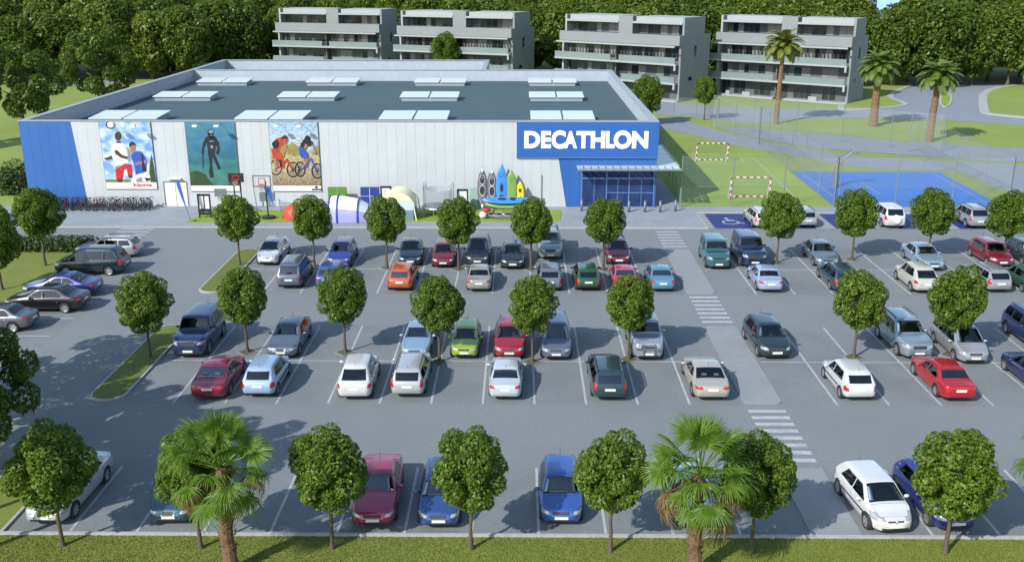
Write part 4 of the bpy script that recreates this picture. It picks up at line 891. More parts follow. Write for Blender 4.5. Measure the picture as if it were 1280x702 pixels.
# ------------------------------------------------------------------ apartment blocks beyond the store
def apartment(A, B, label, D=9.5, variant=0):
    A, B = Vector(A), Vector(B); W = (B - A).length; rz = math.atan2(B.y - A.y, B.x - A.x)
    t = thing('apartment_block', label, 'apartment block', (A.x, A.y, 0), rz, group='grey apartment blocks behind the store')
    def P_(mb, n, m, par=t): return mb.build(n, M[m], par)
    fy = 1.3                                                     # plane of the recessed front wall
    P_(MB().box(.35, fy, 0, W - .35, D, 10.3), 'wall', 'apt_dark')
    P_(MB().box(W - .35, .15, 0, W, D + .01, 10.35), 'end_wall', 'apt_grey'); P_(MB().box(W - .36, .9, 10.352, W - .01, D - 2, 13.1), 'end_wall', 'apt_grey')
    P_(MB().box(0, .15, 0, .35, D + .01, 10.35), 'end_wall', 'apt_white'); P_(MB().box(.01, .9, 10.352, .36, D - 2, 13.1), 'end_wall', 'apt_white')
    P_(MB().box(-.2, -.6, 0, W * .47, fy, .28).box(W * .55, -.6, 0, W + .1, fy, .28), 'plinth', 'apt_white')
    # balconies: slab with white edge, glass rail
    c0, c1 = W * .465, W * .545
    for i, z in enumerate((2.75, 5.75)):
        P_(MB().box(-.85, -.9, z, W - .3, fy, z + .3), 'balcony_slab', 'apt_white')
        P_(MB().box(W - .62, -.9, z - .75, W - .3, -.55, z - .002), 'balcony_bracket', 'apt_white')
        for a, b in ((-.82, c0 - (.2 if i else 0)), (c1 + (-.4 if i else .2), W - .45)):
            r = P_(MB().box(a, -.88, z + .3, b, -.84, z + 1.22), 'glass_rail', 'apt_glassrail')
            P_(MB().box(a - .01, -.90, z + 1.221, b + .01, -.82, z + 1.26), 'handrail', 'metal', r)
            k = max(2, int((b - a) / 1.9))
            mb = MB()
            for j in range(k + 1): x = a + .03 + (b - a - .06) * j / k; mb.box(x - .03, -.84, z + .3, x + .03, -.80, z + 1.22)
            P_(mb, 'rail_post', 'metal', r)
    # stair recess: flat dark panel on the wall, its shade put into the colour
    P_(MB().box(c0 + .2, fy - .02, 0, c1, fy + .01, 9), 'recess_shade_panel', 'dark')
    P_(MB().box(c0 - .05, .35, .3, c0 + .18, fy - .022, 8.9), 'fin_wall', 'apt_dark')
    # solid terrace band
    P_(MB().box(-.1, -.55, 8.85, W + .05, fy - .05, 8.95).box(-.1, -.55, 8.952, W + .05, -.3, 10.4).box(-.1, -.298, 8.952, .15, fy + 1, 10.4).box(W - .2, -.298, 8.952, W + .05, fy + 1, 10.4), 'terrace_band', 'apt_band')
    P_(MB().box(.36, fy - .048, 8.952, W - .36, fy + .5, 9.05), 'terrace_floor', 'apt_grey')
    for j in range(int(W / .62)):                                # shade slats under the band
        x = .3 + j * .62; P_(MB().box(x, -1.75, 8.62, x + .26, -.56, 8.84), 'shade_slat', 'apt_white')
    P_(MB().box(.1, -1.86, 8.60, W - .1, -1.752, 8.86), 'slat_beam', 'apt_white')
    # penthouse
    py = fy + 1.6
    P_(MB().box(.37, py, 10.302, W - .37, D - 2.0, 12.0), 'penthouse_wall', 'apt_dark')
    m0, m1 = W * .47, W * .585
    P_(MB().box(m0, .9, 9.06, m1, py - .002, 13.12), 'stair_block', 'apt_grey')
    for a, b in ((.365, m0 - .002), (m1 + .002, W - .365)):
        P_(MB().box(a, .75, 12.0, b, D - 2.0, 12.3), 'roof_slab', 'apt_white')
        P_(MB().box(a + .6, 1.1, 12.302, b - .002, D - 2.05, 13.08), 'roof_upstand', 'apt_white')
    # windows
    g = random.Random(40 + variant)
    rows = {.30: ((.03, .1), (.13, .22), (.29, .42), (.59, .72), (.80, .90)), 3.1: ((.03, .11), (.16, .24), (.31, .42), (.58, .70), (.79, .90)), 6.1: ((.05, .18), (.20, .31), (.34, .44), (.58, .66), (.68, .76), (.8, .95))}
    def window(x0, x1, z0, z1, y):
        f = P_(MB().box(x0 - .07, y - .05, z0 - .07, x1 + .07, y + .02, z1 + .07), 'window', 'apt_dark' if g.random() < .5 else 'steel_dark')
        n = max(2, int((x1 - x0) / .95)); st = (x1 - x0) / n
        for i in range(n):
            is_pale = g.random() < .35  # panes picked at random for the paler colour
            P_(MB().box(x0 + i * st + .04, y - .075, z0, x0 + (i + 1) * st - .04, y - .052, z1), 'pane', 'pane_light' if is_pale and z0 > 1 else 'pane_dark', f)
    for z, xs in rows.items():
        for a, b in xs: window(W * a, W * b, z + (.0 if z < 1 else .75), z + (2.2 if z < 1 else 2.15), fy - .002)
    for a, b in ((.06, .27), (.33, .44), (.66, .82), (.86, .96)): window(W * a, W * b, 10.32, 11.75, py - .003)
    # ground floor low walls and a side window
    P_(MB().box(W * .23, -.5, .282, W * .29, -.3, .9).box(W * .10, -.5, .282, W * .13, -.3, .9).box(W * .73, -.5, .282, W * .79, -.3, .9), 'low_wall', 'apt_white')
    P_(MB().box(W + .001, D * .45, 6.9, W + .03, D * .53, 8.6).box(W + .001, D * .3, 3.2, W + .03, D * .42, 3.8), 'side_window', 'pane_dark')
    return t
apartment((33.3, 169.0), (51.6, 155.5), 'grey apartment block right of the other three, with a palm trunk before it', 7.5, 0)
apartment((7.2, 173.0), (25.4, 158.2), 'grey apartment block second from the right, behind the right rear corner of the store', 9.5, 1)
apartment((-22.8, 188.2), (-1.4, 178.2), 'grey apartment block second from the left, with a small round tree before its balcony', 9.5, 2)
apartment((-48.6, 200.5), (-27.0, 193.2), 'grey apartment block leftmost of the four, nearest the dense wood', 9.5, 3)
# ------------------------------------------------------------------ trees, palms, hedges
def lumps(n, rx, rz, r, seed, inner=.62):
    g = random.Random(seed); out = []
    for i in range(n):
        z = 1 - 2 * (i + .5) / n; a = 2.399963 * i + g.uniform(-.4, .4); q = math.sqrt(max(0, 1 - z * z)); k = inner * g.uniform(.82, 1.12)
        out.append(((rx * k * q * math.cos(a), rx * k * q * math.sin(a), rz * k * z), r * g.uniform(.8, 1.2)))
    out.append(((0, 0, 0), r * 1.35)); return out
def trunk_mesh(name, h, r, seed, m, limbs=5, reach=.9, lean=.06):
    g = random.Random(seed); mb = MB(); pts = [(g.uniform(-lean, lean) * i / 5 if i else 0, g.uniform(-lean, lean) * i / 5 if i else 0, h * i / 5) for i in range(6)]
    mb.tube([(0, 0, -.05)] + pts, [r * 1.5, r * 1.25] + [r * (1 - .09 * i) for i in range(1, 6)], 8)
    for i in range(limbs):
        a = 2 * math.pi * i / limbs + g.uniform(-.4, .4); s = pts[4] if i % 2 else pts[5]; q = Vector(s)
        e = q + Vector((math.cos(a) * reach * .8, math.sin(a) * reach * .8, reach * g.uniform(.6, 1.2))); mid = (q + e) / 2 + Vector((0, 0, .1 * reach)); mb.tube([q, mid, e], [r * .55, r * .4, r * .15], 5)
    top = Vector(pts[5]); mb.tube([top, top + Vector((.1 * reach, 0, reach * 1.2))], [r * .6, r * .2], 6); return mb.mesh(name, m, True)
# round clipped street trees: crown centre 3.2 m, about 2.8 m wide
NV = 4
RT = [(trunk_mesh('trunk', 2.1, .085, 50 + i, M['trunk']), leaf_cloud('crown', 15000, lumps(44, 1.28, 1.5, .36, 60 + i, .80), .128, M['leaf'], 70 + i)) for i in range(NV)]
def round_tree(x, y, label, group, k, s=1.0, sz=1.0, cz=3.2, rz=None, crown=None):
    t = thing('street_tree', label, 'tree', (x, y, 0), rnd.uniform(0, 6.28) if rz is None else rz, group)
    a, b = RT[k % NV]; tr = ob('trunk', a, t); tr.scale = (s, s, cz / 3.2)
    c = ob('crown', crown or b, t, (0, 0, cz)); c.scale = (s, s, s * sz); return t
def place_name(i, n): return ('leftmost', 'second from the left', 'third from the left', 'fourth from the left', 'fifth from the left', 'sixth from the left', 'seventh from the left', 'eighth from the left', 'ninth from the left', 'tenth from the left')[i] if i < n - 1 else 'rightmost'
FR = [(-16.7, 30.9, 1.08), (-11.6, 30.8, 1.0), (-6.8, 30.8, 1.03), (-1.75, 30.8, .99), (3.3, 30.7, .98), (8.4, 30.7, .98), (15.4, 30.7, 1.09)]
near = ['beside the white car', 'behind the left fan palm', 'left of the crimson saloon', 'before the blue hatchback with black mirrors', 'right of the bright blue hatchback', 'behind the right fan palm', 'before the dark blue car at the right']
for i, (x, y, s) in enumerate(FR): round_tree(x, y, 'round tree on the near lawn ' + near[i], 'round trees on the near lawn', i, s, 1.0, 3.22)
TM = [(-19.95, 48.8, 1.05)] + [(x, y, s) for (x, y), s in zip(TREE_MID, (1.02, .98, 1.0, .98, .98, 1.04, 1.1))]
mid = ['on the long grass island by the dark blue off-roader', 'between the dark blue off-roader and the blue grey saloon', 'just behind the white rounded hatchback', 'between the pale blue and lime green cars', 'between the red car and the grey people carrier', 'before the silver off-roader with bull bar', 'just behind the small white hatchback right of the footpath', 'between the silver estate and the two-tone minivan']
for i, (x, y, s) in enumerate(TM): round_tree(x, y, 'round tree ' + mid[i], 'round trees in the middle rows', i + 1, s, 1.06, 3.3)
TB = [(-19.95, 66.3, 1.0)] + [(x, y, s) for (x, y), s in zip(TREE_BACK, (.98, 1.0, 1.0, 1.0, 1.0, 1.02, 1.05, 1.05, 1.06))]
back = ['on the short grass island by the white hatchback facing the camera', 'before the red dome tent', 'before the cream shelter tent', 'left of the kayaks, by the dark red hatchback', 'before the kayak stack', 'before the entrance, by the dark red car', 'right of the footpath by the dark blue jeep', 'between the silver saloon and the blue bays', 'before the pale saloon and the blue court', 'above the dark red car at the right']
for i, (x, y, s) in enumerate(TB): round_tree(x, y, 'round tree ' + back[i], 'round trees in the row nearest the store', i + 2, s * 1.08, 1.02, 3.55)
round_tree(-33.9, 66.4, 'round tree at the end of the low hedge on the left lawn', None, 0, 1.22, 1.0, 3.9); round_tree(-34.2, 60.9, 'round tree at the left edge beyond the dark blue coupe', None, 2, 1.2, 1.2, 3.6)
for x, y, l_, s in ((26.1, 138.7, 'round tree on the far lawn before the gap between the right two blocks', 1.25), (17.3, 134, 'round tree peeping out behind the right rear corner of the store', 1.7), (-13.6, 182, 'round tree before the balconies of the second block from the left', 2.0)):
    round_tree(x, y, l_, 'round trees on the far lawn', 1, s, 1.0, 4.2 if y < 150 else 6.6)
# larger trees at the left, most of them out of the frame
BT = [leaf_cloud('crown', 11000, lumps(26, 2.9, 2.9, .72, 90 + i, .95), .26, M['leaf_dark'], 95 + i, droop=.3) for i in range(2)]
BTR = trunk_mesh('trunk', 3.2, .2, 99, M['trunk'], 7, 2.0)
def big_tree(x, y, label, s, cz, k=0, group=None, sz=1.0):
    t = thing('broad_tree', label, 'tree', (x, y, 0), rnd.uniform(0, 6.28), group); a = ob('trunk', BTR, t); a.scale = (s, s, cz / 5.2); c = ob('crown', BT[k], t, (0, 0, cz)); c.scale = (s, s, s * sz)
big_tree(-22.6, 36.4, 'large dark leafy tree cut by the left edge, shading the aisle', .78, 4.3, 0, None, 1.1)
for x, y, s, cz in ((-28.6, 42.4, 1.0, 6.0), (-25.2, 33.4, 1.0, 7.0), (-22.6, 31.2, .85, 7.2), (-20.6, 29.3, .8, 8.2), (-29.0, 37.0, 1.0, 6.0)): big_tree(x, y, 'large leafy tree out of frame at the left that shades the lot', s, cz, 1, 'large trees left of the lot')
big_tree(*G(30, 160), 'dark broad tree standing left of the store on the lawn', 1.75, 6.6, 0, None, .85); big_tree(*G(128, 128), 'dark broad tree behind the left end of the store roof', 1.75, 6.3, 1, None, .95); big_tree(-70, 112, 'broad tree at the left edge beyond the blue store end', 1.2, 5.5, 1)
def bush(x, y, rx, rz, label, n=2500, sz=.26, m='hedge_leaf', seed=1):
    t = leaf_cloud('bush', n, lumps(16, rx, rz, rx * .5, seed, .68), sz, M[m], seed + 5); o = ob('bush', t, None, (x, y, rz * .8)); tag(o, label, 'bush'); return o
bush(-48.0, 90.5, 1.9, 1.5, 'dark rounded bush on the lawn left of the blue store end', 3500)
# low clipped hedge
g = np.random.default_rng(5); n = 7000
def hedge(x0, y0, x1, y1, h, label):
    me = leaf_cloud('hedge', 9000, [((x0 + (x1 - x0) * (i + .5) / 26, (y0 + y1) / 2, h * q), (y1 - y0) * .62) for i in range(26) for q in (.35, .7)], .17, M['hedge_leaf'], 8)
    return tag(ob('hedge', me), label, 'hedge')
hedge(-41.0, 69.8, -31.9, 70.7, .95, 'low dark clipped hedge behind the parked estate cars at the left')
# the wood behind everything
FT = [leaf_cloud('crown', 13000, lumps(44, 5.6, 6.2, 1.6, 200 + i, .76), .56, M['leaf_forest'], 210 + i, droop=.25, aspect=.7) for i in range(4)]
FTR = [trunk_mesh('trunk', 7.5, .34, 220 + i, M['trunk'], 6, 4.0) for i in range(2)]
fr_ = random.Random(11)
def forest_tree(x, y, s, cz):
    t = thing('wood_tree', 'tall dense green tree of the wood behind the apartment blocks and store', 'tree', (x, y, 0), fr_.uniform(0, 6.28), 'trees of the wood behind the apartments')
    a = ob('trunk', FTR[fr_.randrange(2)], t); a.scale = (s, s, cz / 9.5); c = ob('crown', FT[fr_.randrange(4)], t, (0, 0, cz)); c.scale = (s, s, s * fr_.uniform(.92, 1.12))
def edge_y(x):
    return np.interp(x, (-150, -95, -62, -55, -20, 10, 30, 56, 62, 160), (182, 186, 196, 218, 212, 194, 184, 178, 184, 178))
for row, (dy, zz) in enumerate(((0, 7.4), (8.5, 8.8), (18, 10.2), (30, 10.6))):
    x = -150 - row * 6 + 3 * (row % 2)
    while x < 150 + row * 6:
        y = edge_y(x) + dy + fr_.uniform(-2, 2)
        gap = row >= 1 and 63 < x * 190 / y < 69
        if not gap: forest_tree(x, y, fr_.uniform(.86, 1.2), zz + fr_.uniform(-.8, 1.1))
        x += fr_.uniform(6.3, 8.2)
# ------------------------------------------------------------------ palms
def fan_frond(seed, m, droop=.35):
    g = random.Random(seed); mb = MB(); L = 1.22
    mb.tube([(0, 0, 0), (L * .5, 0, .03), (L, 0, 0)], [.03, .022, .014], 5)
    n = 38
    for i in range(n):
        a = R(-125 + 250 * i / (n - 1)); ln = .84 * (1 - .25 * abs(a / R(140)) ** 2) * g.uniform(.88, 1.06); d = Vector((math.cos(a), math.sin(a), 0)); q = Vector((-d.y, d.x, 0)); b = Vector((L, 0, 0)); w_ = .027; f = .04
        dr = droop * g.uniform(.6, 1.5)
        p1 = b + d * ln * .5 + Vector((0, 0, .02 - .05 * dr)); p2 = b + d * ln * .8 + Vector((0, 0, -.18 * dr)); p3 = b + d * ln * (1 - .1 * dr) + Vector((0, 0, -.45 * dr))
        up = Vector((0, 0, .02))
        mb.add([b - q * .006, b + q * .006, p1 + q * w_, p1 + up, p1 - q * w_, p2 + q * w_ * .6, p2 + up * .5, p2 - q * w_ * .6, p3], [(0, 3, 4), (0, 1, 2, 3), (3, 2, 5, 6), (4, 3, 6, 7), (6, 5, 8), (7, 6, 8)])
    return mb.mesh('frond', [m])
FAN = [fan_frond(300 + i, M['frond'], (.45, .8, 1.15)[i]) for i in range(3)]; FAN_DRY = fan_frond(310, M['frond_dry'], 1.6)
def fan_palm(x, y, zc, label, s, seed):
    g = random.Random(seed); t = thing('fan_palm', label, 'palm', (x, y, 0), 0)
    mb = MB(); k = 14; mb.tube([(.03 * math.sin(i), .03 * math.cos(i * 1.7), zc * i / k) for i in range(k + 1)], [(.26 - .006 * i) * (1.0 + .10 * (i % 2)) for i in range(k + 1)], 10)
    for i in range(150):                                         # fibrous leaf bases
        a = g.uniform(0, 6.28); z = zc * g.uniform(.2, .99); r = .24; p = Vector((r * math.cos(a), r * math.sin(a), z)); d = Vector((math.cos(a) * .09, math.sin(a) * .09, .10)); q = Vector((-math.sin(a), math.cos(a), 0)) * .035
        mb.add([p - q, p + q, p + q * .4 + d, p - q * .4 + d], [(0, 1, 2, 3)])
    mb.build('trunk', M['palm_trunk'], t)
    n = 32
    for i in range(n):
        u = i / (n - 1); el = R(84 - 128 * u ** .8 + g.uniform(-9, 9)); a = 2.39996 * i + g.uniform(-.3, .3)
        dry = u > .8 and g.random() < .55
        o = ob('frond', FAN_DRY if dry else FAN[0 if u < .35 else 1 if u < .7 else 2], t, (0, 0, zc + .05 - .2 * u))
        if dry: o['label'] = 'dry brown hanging frond'
        o.rotation_euler = (g.uniform(-.3, .3), -el, a); o.scale = (s * g.uniform(.9, 1.12),) * 3
    return t
fan_palm(-10.1, 29.4, 4.05, 'large green fan palm on the near lawn, the left one', .99, 1)
fan_palm(6.05, 29.2, 3.95, 'large green fan palm on the near lawn, the right one before a pale car', 1.02, 2)
fan_palm(19.55, 30.6, 3.6, 'fan palm at the right edge of the near lawn, mostly cut off', 1.05, 3)
def date_frond(seed, m):
    g = random.Random(seed); mb = MB(); L = 3.1; pts = []
    for i in range(9): u = i / 8; pts.append(Vector((L * (u - .16 * u ** 3), 0, L * (.30 * u - .62 * u ** 2.4))))
    mb.tube(pts, [.05 - .005 * i for i in range(9)], 4)
    n = 30
    for i in range(n):
        u = .1 + .9 * i / n; j = min(7, int(u * 8)); f = u * 8 - j; p = pts[j].lerp(pts[j + 1], f); d = (pts[j + 1] - pts[j]).normalized(); ln = .78 * math.sin(math.pi * (.18 + .75 * u)) + .12
        for s in (-1, 1):
            o = (Vector((0, s, 0)) * .72 + d * .55 + Vector((0, 0, .12 - .25 * u))).normalized() * ln * g.uniform(.85, 1.1); w_ = d * .062
            mb.add([p - w_, p + w_, p + o * .6 + w_ + Vector((0, 0, .03)), p + o * .6 - w_ + Vector((0, 0, .03)), p + o - Vector((0, 0, .12))], [(0, 1, 2, 3), (3, 2, 4)])
    return mb.mesh('frond', m)
DF = [date_frond(400 + i, M['date_frond']) for i in range(2)]; DFD = [date_frond(410 + i, M['date_frond_dark']) for i in range(2)]
def date_palm(x, y, h, label, s, seed, set_, r=.30):
    g = random.Random(seed); t = thing('date_palm', label, 'palm', (x, y, 0)); mb = MB(); k = 26; lx = g.uniform(-.2, .3)
    mb.tube([(lx * (i / k) ** 2, 0, h * i / k) for i in range(k + 1)], [r * (1.25 - .45 * i / k) * (1 + .07 * (i % 2)) for i in range(k + 1)], 10); mb.ball((lx, 0, h), (r * 1.1, r * 1.1, .5), 10, 6); mb.build('trunk', M['date_trunk'], t)
    n = 54
    for i in range(n):
        u = i / (n - 1); el = R(74 - 100 * u + g.uniform(-7, 7)); o = ob('frond', set_[i % 2], t, (lx, 0, h + .1)); o.rotation_euler = (g.uniform(-.25, .25), -el, 2.39996 * i + g.uniform(-.2, .2)); o.scale = (s * g.uniform(.9, 1.1),) * 3
    return t
for (px, py), (tx, ty), sc, l_, st_, r in (((970, 155), (979, 60), .98, 'tall slim date palm before the right apartment block', DF, .30), ((1091, 158), (1101, 87), 1.0, 'date palm with a thick trunk right of the apartment blocks', DFD, .48), ((1161, 177), (1171, 98), .92, 'date palm before the little road island on the right', DFD, .40), ((1288, 178), (1292, 85), 1.0, 'date palm cut by the right edge of the picture', DFD, .35)):
    x, y = G(px, py); h = V(tx, ty, y)[1]; date_palm(x, y, h, l_, sc, int(px), st_, r)
# ------------------------------------------------------------------ sports courts, goals and wire fences
struct(MB().poly([(x, y, .016) for x, y in ccw([(14.1, 84.75), (27.95, 84.75), (28.5, 112.2), (16.6, 112.2)])]).build('sports_field', M['field']))
ct = struct(MB().poly([(x, y, .020) for x, y in ccw([(28.15, 84.75), (43.2, 84.75), (44.0, 101.2), (28.45, 101.2)])]).build('blue_court', M['court_blue']))
def fl(x0, y0, x1, y1, par, z=.03, t=.09, n='field_line'):
    a, b = Vector((x0, y0)), Vector((x1, y1)); d = (b - a).normalized(); q = Vector((-d.y, d.x)) * t / 2
    sheet(n, [[tuple(p) for p in (a - q, b - q, b + q, a + q)]], z, M['paint_white'], par)
fld = bpy.data.objects['sports_field']
for s in ((25.6, 87.3, 26.3, 109), (16.3, 109, 25.2, 109), (17.2, 87.2, 25.0, 87.2), (18.2, 105.2, 23.6, 105.2), (18.0, 91.4, 24.3, 91.4), (24.5, 105.3, 24.8, 108.6), (16.8, 87.6, 17.0, 91), (24.9, 87.5, 24.6, 91)): fl(*s, fld)
for s in ((29.2, 85.6, 29.4, 100.3), (42.3, 85.6, 43.0, 100.3), (29.6, 100.3, 42.8, 100.3), (29.4, 93.2, 34, 93.2), (34, 90.4, 34, 96)): fl(*s, ct, .034, .07, 'court_line')
def goal(x0, x1, y, label, h=2.05, d=1.0):
    t = thing('handball_goal', label, 'goal', ((x0 + x1) / 2, y, .02), 0, 'handball goals on the green field'); w_ = (x1 - x0) / 2
    def seg(a, b, n, name):
        r, wmb = MB(), MB()
        for i in range(n):
            p, q = a.lerp(b, i / n), a.lerp(b, (i + 1) / n); (r if i % 2 == 0 else wmb).tube([p, q], .06, 6)
        o = r.build(name, M['goal_red'], t); wmb.build('white_band', M['white'], o)
    seg(Vector((-w_, 0, 0)), Vector((-w_, 0, h)), 7, 'post'); seg(Vector((w_, 0, 0)), Vector((w_, 0, h)), 7, 'post'); seg(Vector((-w_ + .06, 0, h)), Vector((w_ - .06, 0, h)), 11, 'crossbar')
    seg(Vector((-w_, d, .06)), Vector((w_, d, .06)), 11, 'ground_bar')
    mb = MB()
    for sx in (-w_, w_): mb.tube([(sx, .06, h), (sx, d, .06)], .035, 6); mb.tube([(sx, .06, .05), (sx, d, .05)], .035, 6)
    mb.build('side_frame', M['white'], t)
    MB().poly([(-w_, .07, h - .03), (w_, .07, h - .03), (w_, d, .1), (-w_, d, .1)]).build('net', M['fence_mesh_low'], t)
M['goal_red'] = mat('goal_red', (.30, .02, .02), .5)
goal(19.5, 22.9, 106.6, 'far red and white handball goal on the green field'); goal(19.4, 23.0, 88.0, 'near red and white handball goal on the green field')
t = thing('court_hoop', 'grey basketball stand with slanted arm at the side of the blue court', 'basketball hoop', (30.7, 93.5, .02), 0)
mb = MB(); mb.tube([(0, 0, 0), (0, 0, 1.6), (.05, 0, 2.3)], [.24, .18, .13], 8); mb.build('pole', M['steel_dark'], t)
mb = MB(); mb.tube([(-.1, 0, 2.1), (1.3, -.3, 3.5)], .09, 8); mb.tube([(0, 0, 2.2), (0, 0, 3.0)], .06, 6); mb.tube([(0, 0, 2.9), (1.2, -.3, 3.75)], .05, 6); mb.build('arm', M['steel_dark'], t)
t2 = MB().box(1.3, -.95, 3.2, 1.36, .35, 4.05).build('backboard', M['fence_mesh'], t); MB().ring((1.65, -.3, 3.35), .24, .03, 'z', 16, 5).build('rim', M['steel_dark'], t)
def fence(label, pts, h, step, low=0, group=None, cat='fence', mesh='fence_mesh'):
    t = thing('wire_fence', label, cat, (pts[0][0], pts[0][1], 0), 0, group); o = Vector((pts[0][0], pts[0][1], 0))
    posts = []
    for a, b in zip(pts, pts[1:]):
        a, b = Vector((*a, 0)), Vector((*b, 0)); n = max(1, round((b - a).length / step))
        for i in range(n):
            p, q = a.lerp(b, i / n) - o, a.lerp(b, (i + 1) / n) - o; posts.append(p)
            d = (q - p).normalized() * .05; P_, Q_ = p + d, q - d; e = Vector((-d.y, d.x, 0)).normalized() * .008
            def slab(z0, z1, m, nm):
                mb = MB(); mb.add([P_ + Vector((0, 0, z0)), Q_ + Vector((0, 0, z0)), Q_ + Vector((0, 0, z1)), P_ + Vector((0, 0, z1))], [(0, 1, 2, 3)]); mb.build(nm, M[m], t)
            if low: slab(.08, low, 'fence_mesh_low', 'lower_mesh'); slab(low + .02, h - .05, mesh, 'mesh_panel')
            else: slab(.08, h - .05, mesh, 'mesh_panel')
            mb = MB(); mb.tube([P_ + Vector((0, 0, h - .03)), Q_ + Vector((0, 0, h - .03))], .022, 5)
            if low: mb.tube([P_ + Vector((0, 0, low)), Q_ + Vector((0, 0, low))], .022, 5)
            mb.build('rail', M['post'], t)
        posts.append(b - o)
    done = []
    for p in posts:
        if any((p - q).length < .1 for q in done): continue
        done.append(p); MB().tube([p, p + Vector((0, 0, h + .05))], .045, 6).build('post', M['post'], t)
    return t
fence('tall wire mesh fence along the near side of the green field', [(14.3, 84.72), (27.9, 84.72)], 4.6, 4.6, 1.9)
fence('tall wire mesh fence along the near side of the blue court', [(28.25, 84.72), (43.3, 84.72)], 4.6, 5.0, 1.9)
fence('tall wire fence between the green field and the blue court', [(28.05, 84.9), (28.45, 101.4), (28.9, 118)], 4.6, 5.6, 1.9)
fence('tall wire mesh fence on the far side of the courts before the grey road', [(29.1, 118.2), (25.8, 131), (49, 113)], 4.4, 6.4)
fence('tall wire fence down the right side of the blue court', [(43.45, 84.9), (44.2, 101.4), (45.2, 113)], 4.6, 5.4, 1.9)
fence('low wire fence along the grass beside the right wall of the store', [(14.25, 84.9), (16.4, 112)], 1.9, 4.6)
fence('high mesh enclosure wall by the round tree on the far lawn', [(26.3, 131.2), (28.6, 141), (22.5, 143)], 2.6, 4.0, 0)
